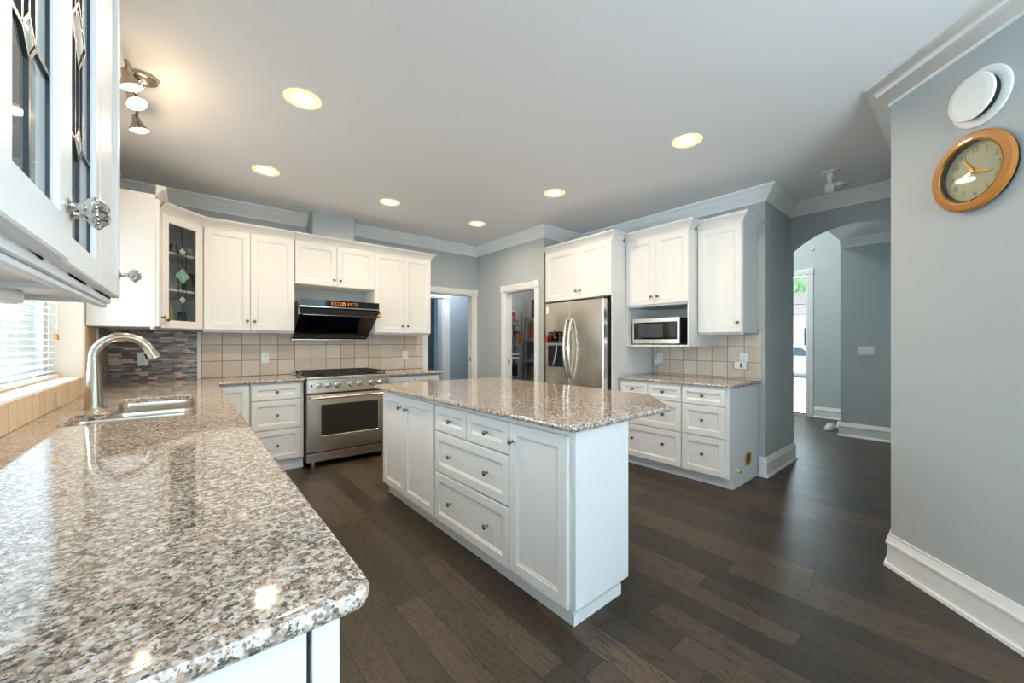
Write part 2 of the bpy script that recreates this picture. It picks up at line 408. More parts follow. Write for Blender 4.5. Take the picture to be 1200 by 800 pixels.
mb = MB(); mb.box(4.98, 8.4, 1.09, 4.6, 4.2, 4.3); struct('ceiling_foyer', mb, 'ceiling')
# family room behind the camera (open plan)
wall('wall_rear', (-.54, -4.5), (5.0, -4.5), .15, [(.1, 3.1, .45, 2.35)])
wall('wall_family', (5.0, -4.5), (5.0, .18), .15, [(.7, 3.4, .45, 2.35)])
# corridor and room behind the back wall
wall('wall_corridor', (4.75, 6.2), (1.2, 6.2), .12, [(4.75-3.46, 4.75-2.6, 0, 2.08)], mat='wallblue')
wall('wall_study', (4.75, 7.6), (1.2, 7.6), .12, mat='wallblue')
mb = MB(); mb.box(4.75, 4.85, 5.0, 7.7, 0, CZ); mb.box(1.1, 1.2, 5.12, 7.7, 0, CZ); struct('wall_corridor_end', mb, 'wallblue')
# vent chase above the hood cabinet
mb = MB(); mb.box(1.075, 1.525, 4.72, 4.999, 2.42, CZ-.001, .002); struct('wall_chase', mb, 'wall')

# crown moulding
def crown_prof(d=.13, p=.105):
    t = CZ-.0005
    return [(0, t), (0, t-d), (.008, t-d), (.012, t-d+.014), (.018, t-d+.018), (.026, t-d+.032), (.045, t-d+.055), (.058, t-d+.062), (.062, t-d+.074), (.076, t-d+.094), (.092, t-d+.106), (.095, t-.020), (p-.002, t-.016), (p, t)]
def trim(path, prof, nm, mat='trim'):
    mb = MB(); mb.sweep(path, prof); return struct(nm, mb, mat)
trim([tuple(E45), tuple(C45), (4.965, .306), (4.965, 1.2735), (4.2, 1.2735), (4.2, 3.52), (3.48, 3.52), (3.48, 5.0), (1.5255, 5.0)], crown_prof(), 'trim_1')
trim([(1.0745, 5.0), (-.54, 5.0), (-.54, -4.5)], crown_prof(), 'trim_2')
hall = [(o*.9, z-.06) for o, z in crown_prof(.115)]
trim([(5.09, .306), (6.88, .306), (6.88, 1.183)], hall, 'trim_3')
BB = [(0, .0005), (0, .185), (.006, .185), (.010, .180), (.011, .170), (.015, .163), (.016, .148), (.022, .140), (.022, .128), (.016, .122), (.016, .03), (.019, .022), (.028, .018), (.030, .0005)]
trim([tuple(E45), tuple(C45), (6.88, .306), (6.88, 1.185), (8.25, 1.185), (8.25, 1.775)], BB, 'baseboard_angled')
trim([(5.09, 1.398), (5.09, 1.2735), (4.2, 1.2735), (4.2, 1.328)], BB, 'baseboard_column')
trim([(-.54, .555), (-.54, -4.5), (5.0, -4.5), (5.0, .15)], BB, 'baseboard_rear')
trim([(3.48, 4.40), (3.48, 5.0)], BB, 'baseboard_pantry')
trim([(4.75, 6.2), (3.72, 6.2)], BB, 'baseboard_corridor')

def casing(mb, x0, x1, ztop, wd=.085, left=True, right=True, th=.02, blocks=True, z0=.001):
    """flat fluted casing around an opening x0..x1 in the local plane y=0, room on -y"""
    def leg(a):
        mb.box(a, a+wd, -th*.7, 0, z0, ztop, .003)
        for k in range(3):
            c = a+wd*(.2+.3*k); mb.box(c-wd*.09, c+wd*.09, -th, -th*.6, z0+.14, ztop-.01, .003)
        mb.box(a-.002, a+wd+.002, -th-.004, 0, z0, .14, .003)
    if left: leg(x0-wd)
    if right: leg(x1)
    a = x0-(wd if left else 0); b = x1+(wd if right else 0)
    mb.box(x0, x1, -th*.7, 0, ztop, ztop+wd, .003)
    for f in (.2, .5, .8): mb.box(x0, x1, -th, -th*.6, ztop+wd*f-wd*.09, ztop+wd*f+wd*.09, .003)
    for on, c in ((left, x0-wd/2), (right, x1+wd/2)):
        if on:
            mb.box(c-wd/2-.004, c+wd/2+.004, -th-.006, 0, ztop-.002, ztop+wd+.006, .003)
            if blocks: mb.lathe([(wd*.36, 0), (wd*.34, .006), (wd*.26, .006), (wd*.24, .002), (wd*.12, .002), (wd*.10, .007)], (c, -th-.006, ztop+wd/2), (0, -1, 0), 20)
def jamb(mb, x0, x1, ztop, depth, t=.012):
    mb.box(x0, x0+t, 0, depth, .001, ztop); mb.box(x1-t, x1, 0, depth, .001, ztop); mb.box(x0+t, x1-t, 0, depth, ztop-t, ztop)
def doorway(name, loc, rz, x0, x1, ztop, depth, strike=None, **kw):
    mb = MB(); casing(mb, x0, x1, ztop, **kw); jamb(mb, x0, x1, ztop, depth)
    o = mb.build(name, 'trim'); o.location = loc; o.rotation_euler = (0, 0, R(rz)); o['kind'] = 'structure'
    if strike:
        x, y, z, sd = strike; s = MB(); s.box(x-.002, x+.002, y-.013, y+.013, z-.032, z+.032, .001); s.box(x-.003, x+.003, y-.005, y+.005, z-.014, z+.014)
        s.build('strike_plate', 'gold', o)
    return o
doorway('door_1', (0, 4.999, 0), 0, DX0, DX1, DZ, .12, strike=(DX1-.014, .05, 1.02, -1), wd=.078)
doorway('door_2', (3.479, 0, 0), -90, -PY1, -PY0, PZ, .11, strike=(-PY1+.014, .05, 1.0, 1), wd=.085)
doorway('door_3', (0, 6.199, 0), 0, 2.6, 3.55, 2.08, .12, wd=.15, left=False, blocks=False)
# entry sidelight
mb = MB(); casing(mb, -SY1, -SY0, SZ1, wd=.088, left=False, z0=.001); jamb(mb, -SY1, -SY0, SZ1, .15, .02)
mb.box(-SY1, -SY0, 0, .15, .001, SZ0)
dwf = mb.build('window_2', 'trim'); dwf.location = (8.249, 0, 0); dwf.rotation_euler = (0, 0, R(-90)); dwf['kind'] = 'structure'
mb = MB(); mb.box(-SY1+.02, -SY0-.02, .07, .076, SZ0, SZ1-.02); mb.build('window_pane', 'glass', dwf)
mb = MB()
for z in (.55, 1.0, 1.42, 1.95): mb.box(-SY1+.02, -SY0-.02, .066, .08, z-.006, z+.006)
mb.box(-2.20, -2.185, .066, .08, SZ0, SZ1-.02)
mb.build('window_bar', 'lead', dwf)
# upper foyer window frame, unseen, made large to let in more light
mb = MB()
for z in (2.75, 3.9): mb.box(8.26, 8.34, 2.1, 4.3, z-.03, z+.03)
for y in (2.1, 2.83, 3.56, 4.3): mb.box(8.26, 8.34, y-.02, y+.02, 2.75, 3.9)
fw = struct('window_3', mb, 'trim'); mb = MB(); mb.box(8.30, 8.306, 2.12, 4.28, 2.77, 3.88); mb.build('window_pane', 'glass', fw)
# family room windows
mb = MB()
for x in (-.44, .56, 1.56, 2.56): mb.box(x-.03, x+.03, -4.6, -4.52, .45, 2.35)
for z in (.48, 2.32): mb.box(-.44, 2.56, -4.6, -4.52, z-.03, z+.03)
fw = struct('window_4', mb, 'trim'); mb = MB(); mb.box(-.41, 2.53, -4.57, -4.564, .5, 2.3); mb.build('window_pane', 'glass', fw)
mb = MB()
for y in (-3.8, -2.9, -2.0, -1.1): mb.box(5.02, 5.1, y-.03, y+.03, .45, 2.35)
for z in (.48, 2.32): mb.box(5.02, 5.1, -3.8, -1.1, z-.03, z+.03)
fw = struct('window_5', mb, 'trim'); mb = MB(); mb.box(5.06, 5.066, -3.77, -1.13, .5, 2.3); mb.build('window_pane', 'glass', fw)

mb = MB()  # unseen window added as the opening for the left fill light
for y in (-4.25, -3.15, -2.05): mb.box(-.72, -.64, y-.03, y+.03, .45, 2.3)
for z in (.48, 2.27): mb.box(-.72, -.64, -4.25, -2.05, z-.03, z+.03)
fw = struct('fill_window', mb, 'trim'); mb = MB(); mb.box(-.69, -.684, -4.22, -2.08, .5, 2.25); mb.build('window_pane', 'glass', fw)
# kitchen window: frame, pane, sill, cream reveals, tile strips
mb = MB(); fx = -.735
for y in (WY0, (WY0+WY1)/2, WY1): mb.box(fx-.02, fx+.02, y-.025 if y > WY0 else y, y+.025 if y < WY1 else y, WZ0, WZ1)
for z in (WZ0, WZ1): mb.box(fx-.02, fx+.02, WY0, WY1, z if z < 2 else z-.04, z+.04 if z < 2 else z)
kw = struct('window_1', mb, 'trim'); mb = MB(); mb.box(fx-.003, fx+.003, WY0+.02, WY1-.02, WZ0+.03, WZ1-.03); mb.build('window_pane', 'glass', kw)
mb = MB(); mb.box(-.715, -.542, WY0+.001, WY1-.001, WZ0-.004, WZ0+.004); mb.build('window_sill', 'silltop', kw)
mb = MB(); mb.box(-.715, -.5405, WY1-.004, WY1-.0005, WZ0+.004, WZ1); mb.box(-.715, -.5405, WY0+.0005, WY0+.004, WZ0+.004, WZ1); mb.build('reveal', 'cream', kw)
mb = MB(); mb.box(-.5395, -.530, .6, 3.925, .9145, WZ0, .002); struct('trim_4', mb, 'tilesill')
mb = MB(); mb.box(-.5395, -.533, 3.925, 4.395, .9145, 1.384); struct('trim_5', mb, 'tilesill')
mb = MB(); mb.box(-.5395, -.533, 4.42, 4.9995, .9145, 1.384); struct('trim_6', mb, 'mosaic1')
mb = MB(); mb.box(-.533, .083, 4.992, 4.9995, .9145, 1.384); struct('trim_7', mb, 'mosaic0')
mb = MB(); mb.box(.084, .113, 4.985, 4.9995, .9145, 1.384, .002); mb.box(-.5395, -.526, 4.396, 4.418, .9145, 1.384, .002); struct('trim_8', mb, 'white')
mb = MB(); mb.box(.114, 2.535, 4.991, 4.9995, .9145, 1.384); mb.box(.885, 1.735, 4.991, 4.9995, 1.384, 1.44); struct('trim_9', mb, 'tileback')
mb = MB(); mb.box(4.191, 4.1995, 1.32, 2.425, .9145, 1.35); mb.box(4.189, 4.1995, 1.306, 1.32, .9145, 1.40); struct('trim_10', mb, 'tileright')

# ------------------------------------------------------------------ knobs, fronts, cabinets
def mesh_of(mb, name, mat):
    o = mb.build(name, mat); me = o.data; bpy.data.objects.remove(o); return me
mb = MB(); mb.lathe([(.0075, 0), (.0065, .004), (.005, .010), (.006, .015), (.012, .019), (.0145, .023), (.013, .028), (.007, .031)], n=14)
KNOB = mesh_of(mb, 'knob', 'knobmetal')
mb = MB(); mb.lathe([(.012, 0), (.012, .003), (.0065, .006), (.005, .014), (.007, .020), (.015, .024), (.0185, .030), (.017, .034), (.0185, .038), (.012, .044), (.010, .047), (.004, .049)], n=16)
for k in range(8):
    a = k*PI/4; mb.ball((.0165*math.cos(a), .0165*math.sin(a), .034), .0048, u=8, v=6)
KNOB2 = mesh_of(mb, 'knob', 'chrome')
def knob(parent, x, y, z, me=None):
    r = parent
    while r.parent: r = r.parent
    o = bpy.data.objects.new('knob', me or KNOB); COL.objects.link(o); o.parent = parent
    o.location = (x, y, z-r.location.z); o.rotation_euler = (R(90), 0, 0); return o
FT = .02
def rect(x0, x1, z0, z1, d, y): return [(x0+d, y, z0+d), (x1-d, y, z0+d), (x1-d, y, z1-d), (x0+d, y, z1-d)]
def shaker(x0, x1, z0, z1, st=.055, y=0):
    mb = MB(); f = y-FT
    if x1-x0 < 3*st or z1-z0 < 3*st: st = min(x1-x0, z1-z0)*.26
    mb.rings([rect(x0, x1, z0, z1, 0, y), rect(x0, x1, z0, z1, 0, f+.003), rect(x0, x1, z0, z1, .003, f), rect(x0, x1, z0, z1, st, f),
              rect(x0, x1, z0, z1, st+.003, f+.004), rect(x0, x1, z0, z1, st+.008, f+.005), rect(x0, x1, z0, z1, st+.013, f+.010)]); return mb
def glassdoor(root, x0, x1, z0, z1, st=.055, y=0, ft=FT, knobs=(), kme=None, pane='glass', teal=False, deep=.012, design=True):
    f = y-ft; mb = MB()
    mb.rings([rect(x0, x1, z0, z1, 0, y), rect(x0, x1, z0, z1, 0, f+.003), rect(x0, x1, z0, z1, .003, f), rect(x0, x1, z0, z1, st, f),
              rect(x0, x1, z0, z1, st+.004, f+.004), rect(x0, x1, z0, z1, st+.006, f+.006), rect(x0, x1, z0, z1, st+.006, y), rect(x0, x1, z0, z1, 0, y)], False, False)
    d = mb.build('glass_door', 'cab', root); g = f+deep
    a, b, c, e = x0+st+.003, x1-st-.003, z0+st+.003, z1-st-.003
    mb = MB(); mb.box(a, b, g, g+.003, c, e); mb.build('pane', pane, d)
    W, H = b-a, e-c
    def P(u, v): return (a+u*W, g-.001, c+v*H)
    L = MB(); th = .0065 if not teal else .005
    def ln(*pts):
        for p, q in zip(pts, pts[1:]): L.bar(P(*p), P(*q), .005, th)
    ln((0, 0), (0, 1)); ln((1, 0), (1, 1)); ln((0, 0), (1, 0)); ln((0, 1), (1, 1))
    hw1, hh1 = .14, .14*W/H; hw2, hh2 = .28, .28*W/H
    zs, zb, zl = .74, .48, .23
    ln((.5, 1), (.5, zs+hh1)); ln((.5, zl-hh1), (.5, 0))
    for zc in (zs, zl): ln((.5-hw1, zc), (.5, zc+hh1), (.5+hw1, zc), (.5, zc-hh1), (.5-hw1, zc)); ln((0, zc), (.5-hw1, zc)); ln((.5+hw1, zc), (1, zc))
    ln((.5-hw2, zb), (.5, zb+hh2), (.5+hw2, zb), (.5, zb-hh2), (.5-hw2, zb)); ln((.5-hw2/2, zb+hh2/2), (.5+hw2/2, zb-hh2/2)); ln((.5-hw2/2, zb-hh2/2), (.5+hw2/2, zb+hh2/2))
    for u in (.5-hw1, .5+hw1): ln((u, zs), (u, zb+hh2*.5)); ln((u, zl), (u, zb-hh2*.5))
    ln((.5, zs-hh1), (.5, zb+hh2)); ln((.5, zb-hh2), (.5, zl+hh1))
    L.build('leading', 'lead', d)
    B = MB()
    def dia(zc, hw, hh):
        p = [P(.5-hw*.93, zc), P(.5, zc-hh*.93), P(.5+hw*.93, zc), P(.5, zc+hh*.93)]; q = [P(.5-hw*.6, zc), P(.5, zc-hh*.6), P(.5+hw*.6, zc), P(.5, zc+hh*.6)]
        B.rings([p, [(x, yy-.003, z) for x, yy, z in q]], False, True)
    dia(zs, hw1, hh1); B.build('bevel', 'bevel', d); B = MB(); dia(zl, hw1, hh1); B.build('bevel', 'bevel', d)
    B = MB(); dia(zb, hw2, hh2); B.build('bevel', 'teal' if teal else 'bevel', d)
    for x, z in knobs: knob(d, x, f, z, kme)
    return d
def cabinet(name, label, loc, rz, W, D, z0, z1, fronts, toe=0, toeback=.07, crown=None, cret=None, rail=0, group=None, cat='cabinet', body=True, gap=.0015):
    r = thing(name, label, cat, (loc[0], loc[1], z0), rz, group)
    zb = z0+toe
    if body:
        mb = MB(); mb.box(gap, W-gap, .0005, D, zb, z1, .0015, 1)
        mb.build('carcass', 'cab', r)
    if toe:
        mb = MB(); mb.box(gap, W-gap, toeback, D, z0+.001, zb-.0005); mb.box(gap, W-gap, toeback-.012, toeback-.0005, z0+.001, z0+.035, .003); mb.build('toe_kick', 'cab', r)
    if rail:
        mb = MB(); mb.box(gap, W-gap, .012, .03, z0-rail, z0-.0005, .003); mb.build('light_rail', 'cab', r)
    if crown: add_crown(r, crown, W, cret or D, z1, gap)
    for f in fronts:
        kind, x0, x1, a, b, kn = f[:6]
        o = shaker(x0+.0015, x1-.0015, a, b, .05 if kind == 'drawer' else .055).build(kind, 'cab', r)
        for x, z in kn: knob(o, x, -FT, z)
    return r
CP = [(0, 0), (.004, 0), (.006, .012), (.012, .018), (.020, .034), (.034, .050), (.048, .058), (.052, .066), (.058, .070), (.060, .082), (0, .082)]
def add_crown(r, sides, W, D, z1, gap=.0015):
    L, Rr = sides; path = []
    if Rr: path.append((W-gap, D))
    path += [(W-gap, -.002), (gap, -.002)]
    if L: path.append((gap, D))
    path = path[::-1]   # outward must lie to the left: walk so the outside is left
    pr = [(-o, z+z1-.006) for o, z in CP]
    mb = MB(); mb.sweep(path, pr)
    mb.build('crown', 'cab', r)

UB = 1.39   # underside of the wall cabinets
UT = 2.365
# --- back wall uppers
cabinet('wall_cabinet', 'tall white double-door wall cabinet between corner glass cabinet and range hood', (.118, 4.65), 0, .766, .348, UB, UT,
        [('door', .006, .371, UB+.004, UT-.012, [(.345, 1.485)]), ('door', .372, .762, UB+.004, UT-.012, [(.405, 1.485)])], crown=(0, 0), rail=.018)
cabinet('wall_cabinet', 'short white double-door wall cabinet directly above the black range hood', (.884, 4.65), 0, .850, .348, 1.90, UT,
        [('door', .0, .421, 1.904, UT-.012, [(.385, 1.972)]), ('door', .422, .85, 1.904, UT-.012, [(.455, 1.972)])], crown=(0, 0))
cabinet('wall_cabinet', 'tall white double-door wall cabinet right of the hood beside the corridor doorway', (1.734, 4.65), 0, .752, .348, UB, UT,
        [('door', .004, .375, UB+.004, UT-.012, [(.345, 1.48)]), ('door', .376, .748, UB+.004, UT-.012, [(.415, 1.48)])], crown=(0, 1), rail=.018)
# --- corner: side cabinet and diagonal glass cabinet
UTC = 2.375
r = thing('wall_cabinet', 'narrow white wall cabinet whose plain end panel faces the sink', 'cabinet', (-.178, 4.0, UB), 90)
mb = MB(); mb.box(0, .352, .0005, .36, UB, UTC+.02, .0015, 1); mb.build('carcass', 'cab', r)
d = shaker(.004, .348, UB+.004, UTC-.012).build('door', 'cab', r); knob(d, .30, -FT, 1.48)
mb = MB(); mb.sweep([(.352, -.002), (-.0, -.002)][::-1], [(-o, z+UTC+.012) for o, z in CP]); mb.build('crown', 'cab', r)
mb = MB(); mb.box(.002, .35, .012, .03, UB-.018, UB-.0005, .003); mb.build('light_rail', 'cab', r)

A = Vector((-.178, 4.358)); B = Vector((.115, 4.65)); DW = (B-A).length
r = thing('corner_cabinet', 'diagonal corner wall cabinet with leaded glass door and teal diamond', 'cabinet', (A.x, A.y, UB), 45)
def loc45(x, y):
    v = Vector((x, y))-A; c = math.cos(R(-45)); s = math.sin(R(-45)); return (v.x*c-v.y*s, v.x*s+v.y*c)
foot = [loc45(*p) for p in [(-.178, 4.36), (.113, 4.652), (.113, 4.988), (-.53, 4.988), (-.53, 4.36)]]
ins = [tuple(p) for p in off2(foot, .016, True)]
mb = MB()
for i in range(1, 5):      # four closed sides, open at the door
    a, b = foot[i], foot[(i+1) % 5]; c, e = ins[(i+1) % 5], ins[i]
    mb.prism([a, b, c, e], UB, UT)
mb.prism(foot, UB, UB+.018); mb.prism(foot, UT-.018, UT)
mb.box(0, .045, 0, .018, UB, UT); mb.box(DW-.045, DW, 0, .018, UB, UT); mb.box(.045, DW-.045, 0, .018, UB, UB+.04); mb.box(.045, DW-.045, 0, .018, UT-.05, UT)
mb.build('carcass', 'cabin', r)
for z in (1.72, 2.04):
    mb = MB(); mb.prism([tuple(p) for p in off2(foot, .02, True)], z, z+.018); mb.build('shelf', 'cab', r)
glassdoor(r, .012, DW-.012, UB+.004, UT-.012, .06, knobs=[(.045, 1.46)], pane='glassdark', teal=True)
mb = MB(); mb.sweep([(0, -.002), (DW, -.002)], [(-o, z+UT-.006) for o, z in CP]); mb.build('crown', 'cab', r)
# contents of the glass cabinet
def bottle(name, label, cat, x, y, z, prof, mat, n=14, group=None):
    mb = MB(); mb.lathe(prof, n=n); return solo(name, mb, mat, label, cat, (x, y, z), 0, group)
JAR = [(.001, 0), (.035, 0), (.036, .07), (.028, .085), (.028, .10), (.001, .10)]
BOT = [(.001, 0), (.03, 0), (.031, .12), (.012, .16), (.012, .20), (.001, .20)]
MUG = [(.001, 0), (.036, 0), (.04, .09), (.037, .09), (.033, .006), (.001, .006)]
M['olive'] = pm('olive_bottle', (150, 140, 60), .2); M['crock'] = pm('crockery', (176, 180, 176), .3); M['darkjar'] = pm('dark_jar', (52, 54, 58), .25)
bottle('bottle', 'olive yellow bottle on the floor of the leaded glass corner cabinet', 'bottle', -.11, 4.60, UB+.0185, BOT, 'olive')
bottle('jar', 'dark jar beside the olive bottle inside the corner glass cabinet', 'jar', -.03, 4.64, UB+.0185, [(r_, h*1.4) for r_, h in JAR], 'darkjar')
bottle('bowl', 'pale bowl on the middle shelf of the corner glass cabinet', 'bowl', -.12, 4.62, 1.7385, [(.001, 0), (.03, 0), (.07, .06), (.066, .06), (.028, .006), (.001, .006)], 'crock')
bottle('pitcher', 'grey pitcher right of the bowl on the corner cabinet middle shelf', 'pitcher', .02, 4.72, 1.7385, [(.001, 0), (.05, 0), (.06, .07), (.04, .13), (.045, .17), (.04, .17), (.001, .165)], 'darkjar')
bottle('mug', 'pale mug on the top shelf of the corner glass cabinet', 'mug', .03, 4.73, 2.0585, MUG, 'crock')
bottle('jar', 'dark squat jar on the top shelf of the corner glass cabinet', 'jar', -.09, 4.64, 2.0585, JAR, 'darkjar')

# --- foreground wall cabinets on the left wall
FZ0, FZ1 = 1.383, 2.40
def leftcab(label, y0, W, doors, solid, crownends):
    r = thing('wall_cabinet', label, 'cabinet', (-.172, y0, FZ0), 90)
    D = .366; mb = MB(); g = .0012
    mb.box(g, .018, 0, D, FZ0, FZ1); mb.box(W-.018, W-g, 0, D, FZ0, FZ1); mb.box(.018, W-.018, D-.012, D, FZ0, FZ1)
    mb.box(.018, W-.018, .0, D-.012, FZ0+.012, FZ0+.03); mb.box(.018, W-.018, 0, D-.012, FZ1-.02, FZ1)
    mb.box(.018, W-.018, 0, .02, FZ0, FZ0+.045)
    mb.build('carcass', 'cab', r)
    for z in (1.72, 2.05):
        mb = MB(); mb.box(.019, W-.019, .03, D-.013, z, z+.016); mb.build('shelf', 'cab', r)
    for x0, x1, kx, ft in doors:
        if solid: 
            o = shaker(x0+.001, x1-.001, 1.40, FZ1-.03, .055).build('door', 'cab', r); knob(o, kx, -FT, 1.468, KNOB2)
        else: glassdoor(r, x0+.001, x1-.001, 1.40, FZ1-.03, .066 if kx < .37 else .05, ft=ft, knobs=[(kx, 1.485)], kme=KNOB2)
    mb = MB(); pth = [(0, -.002), (W, -.002)]
    if crownends: pth.append((W, D))
    mb.sweep(pth, [(-o, z+FZ1-.02) for o, z in CP]); mb.build('crown', 'cab', r)
    mb = MB(); mb.box(g, W-g, .008, .026, FZ0-.012, FZ0-.0005, .003); mb.build('light_rail', 'cab', r)
    return r
leftcab('white wall cabinet with two leaded glass doors hanging closest to the camera', .58, .718, [(.03, .375, .345, .026), (.376, .718, .405, .02)], False, 0)
leftcab('narrow solid-door white wall cabinet at window end of the leaded glass pair', 1.299, .354, [(0, .352, .318, .02)], True, 1)
mb = MB(); mb.box(-.03, .03, -.42, .42, 0, .032, .004); mb.box(-.026, .026, -.40, .40, -.004, .001, .002)
solo('under_cabinet_light', mb, 'white', 'long white light bar under the leaded glass cabinets', 'light', (-.33, 1.06, 1.362))

# --- fridge wall: over-fridge cabinet with side panel, microwave cabinet, single-door cabinet
r = cabinet('fridge_cabinet', 'white double-door cabinet above the fridge with full-height side panel', (3.43, 3.425), -90, .985, .768, 1.77, UT,
        [('door', .005, .535, 1.774, UT-.012, [(.505, 1.86)]), ('door', .536, .978, 1.774, UT-.012, [(.565, 1.86)])], crown=(0, 1), cret=.17)
mb = MB(); mb.box(.963, .9835, .0, .768, .001, 1.769, .0015, 1); mb.build('side_panel', 'cab', r)
r = cabinet('microwave_cabinet', 'white double-door wall cabinet with open niche holding the microwave', (3.672, 2.438), -90, .693, .526, 1.232, UT,
        [('door', .004, .346, 1.664, UT-.012, [(.312, 1.74)]), ('door', .347, .689, 1.664, UT-.012, [(.381, 1.74)])], crown=(0, 1), cret=.10, body=False)
mb = MB(); D = .526
mb.box(.0015, .02, 0, D, 1.25, 1.645); mb.box(.673, .6915, 0, D, 1.25, 1.645); mb.box(.0015, .6915, -.004, D, 1.232, 1.25, .003); mb.box(.0015, .6915, .0, D, 1.645, UT, .0015, 1); mb.box(.02, .673, D-.012, D, 1.25, 1.645)
mb.build('carcass', 'cab', r)
cabinet('wall_cabinet', 'white single-door wall cabinet at the outer end of the fridge wall', (3.842, 1.743), -90, .402, .355, 1.362, UT+.005,
        [('door', .006, .396, 1.366, UT-.008, [(.368, 1.455)])], crown=(0, 1), rail=.014)

# --- base cabinets
BT = .8825
DZZ = [(.715, .865), (.425, .705), (.118, .415)]
def stack(x0, x1, knobs=1, zz=DZZ):
    out = []
    for a, b in zz:
        c = (x0+x1)/2; zc = (a+b)/2
        ks = [(c, zc)] if knobs == 1 else [(x0+(x1-x0)*.27, zc), (x0+(x1-x0)*.73, zc)]
        out.append(('drawer', x0, x1, a, b, ks))
    return out
cabinet('base_cabinet', 'white three-drawer base cabinet left of the range', (.462, 4.40), 0, .456, .598, 0, BT, stack(.006, .43), toe=.11, toeback=.03)
cabinet('base_cabinet', 'white corner base cabinet with one door left of the drawer stack', (.186, 4.40), 0, .274, .598, 0, BT, [('door', .045, .272, .118, .865, [])], toe=.11, toeback=.03)
cabinet('base_cabinet', 'white base cabinet right of the range next to the corridor doorway', (1.782, 4.40), 0, .70, .598, 0, BT,
        [('drawer', .006, .348, .715, .865, [(.177, .79)]), ('drawer', .352, .694, .715, .865, [(.523, .79)]), ('door', .006, .348, .118, .705, [(.31, .66)]), ('door', .352, .694, .118, .705, [(.39, .66)])], toe=.11, toeback=.03)
# left run, facing the aisle (+X)
def leftbase(label, y0, y1, fronts, body=True):
    return cabinet('base_cabinet', label, (.163, y0), 90, y1-y0, .70, 0, BT, fronts, toe=.11, toeback=.06, body=body)
r = leftbase('white peninsula base cabinet at the near end of the long granite counter', .602, 1.50, [('door', .03, .46, .118, .865, [(.42, .80)]), ('door', .462, .894, .118, .865, [(.50, .80)])])
mb = MB(); mb.box(-.012, -.0003, .036, .69, .118, .880, .002); mb.build('end_panel', 'cab', r)
mb = MB(); mb.box(-.014, -.0003, .0, .030, .118, .880, .003); mb.build('corner_post', 'cab', r)
mb = MB(); mb.box(-.003, -.0001, .0302, .0358, .118, .880); mb.build('panel_gap', 'darkgrey', r)
leftbase('white three-drawer base cabinet along the aisle before the sink cabinet', 1.502, 2.38, stack(.004, .872, 2))
r = leftbase('white sink base cabinet with two doors under the steel sink', 2.382, 3.53, [('door', .004, .572, .118, .865, [(.53, .80)]), ('door', .574, 1.142, .118, .865, [(.615, .80)])], False)
mb = MB(); mb.box(.0015, .018, 0, .70, .11, BT); mb.box(1.13, 1.1465, 0, .70, .11, BT); mb.box(.018, 1.13, .682, .70, .11, BT); mb.box(.018, 1.13, 0, .682, .11, .128); mb.box(.018, 1.13, 0, .018, .11, BT); mb.build('carcass', 'cab', r)
leftbase('white base cabinet between the sink cabinet and the back corner', 3.532, 4.376, [('door', .004, .42, .118, .865, [(.38, .80)]), ('door', .422, .80, .118, .865, [(.46, .80)])])
# right run
r = cabinet('base_cabinet', 'white base cabinet with wide drawers between the fridge panel and the end drawer stack', (3.532, 2.424), -90, .676, .664, 0, BT,
        [('drawer', .02, .328, .72, .865, [(.174, .80)]), ('drawer', .334, .672, .72, .865, [(.503, .80)]), ('drawer', .02, .672, .445, .71, [(.17, .585), (.503, .585)]), ('drawer', .02, .672, .112, .435, [(.17, .30), (.503, .30)])], toe=.10, toeback=.085)
r = cabinet('base_cabinet', 'white end drawer stack with a yellow-edged hole in its side panel', (3.532, 1.747), -90, .411, .664, 0, BT,
        [('drawer', .004, .384, .72, .865, [(.194, .80)]), ('drawer', .004, .384, .445, .71, [(.194, .585)]), ('drawer', .004, .384, .112, .435, [(.194, .285)])], toe=.10, toeback=.085)
mb = MB()      # side panel openings: oval hole lined with raw wood, and a small green cap
sg = lambda v_: math.copysign(abs(v_)**.65, v_)
ov = [(.082*sg(math.cos(k*PI/12)), .062*sg(math.sin(k*PI/12))) for k in range(24)]
mb.rings([[(.409, .41+a, .21+b) for a, b in ov], [(.4175, .41+a, .21+b) for a, b in ov], [(.4175, .41+a*.72, .21+b*.8) for a, b in ov], [(.411, .41+a*.7, .21+b*.78) for a, b in ov]], True, False)
h = mb.build('cable_hole', 'yellow', r); h['label'] = 'oval hole edged with raw yellow wood'
mb = MB(); mb.rings([[(.4112, .41+a*.7, .21+b*.78) for a, b in ov], [(.4116, .41+a*.7, .21+b*.78) for a, b in ov]]); mb.build('hole_backing', 'darkgrey', h)
mb = MB(); mb.lathe([(.02, 0), (.02, .012), (.013, .02), (.013, .028)], (.4095, .15, .155), (1, 0, 0), 12); g = mb.build('pipe_cap', 'green', r); g['label'] = 'small pale green cap'
mb = MB(); mb.lathe([(.010, 0), (.010, .012)], (.4375, .15, .152), (1, 0, -.3), 10); mb.build('valve_stem', 'gold', g)

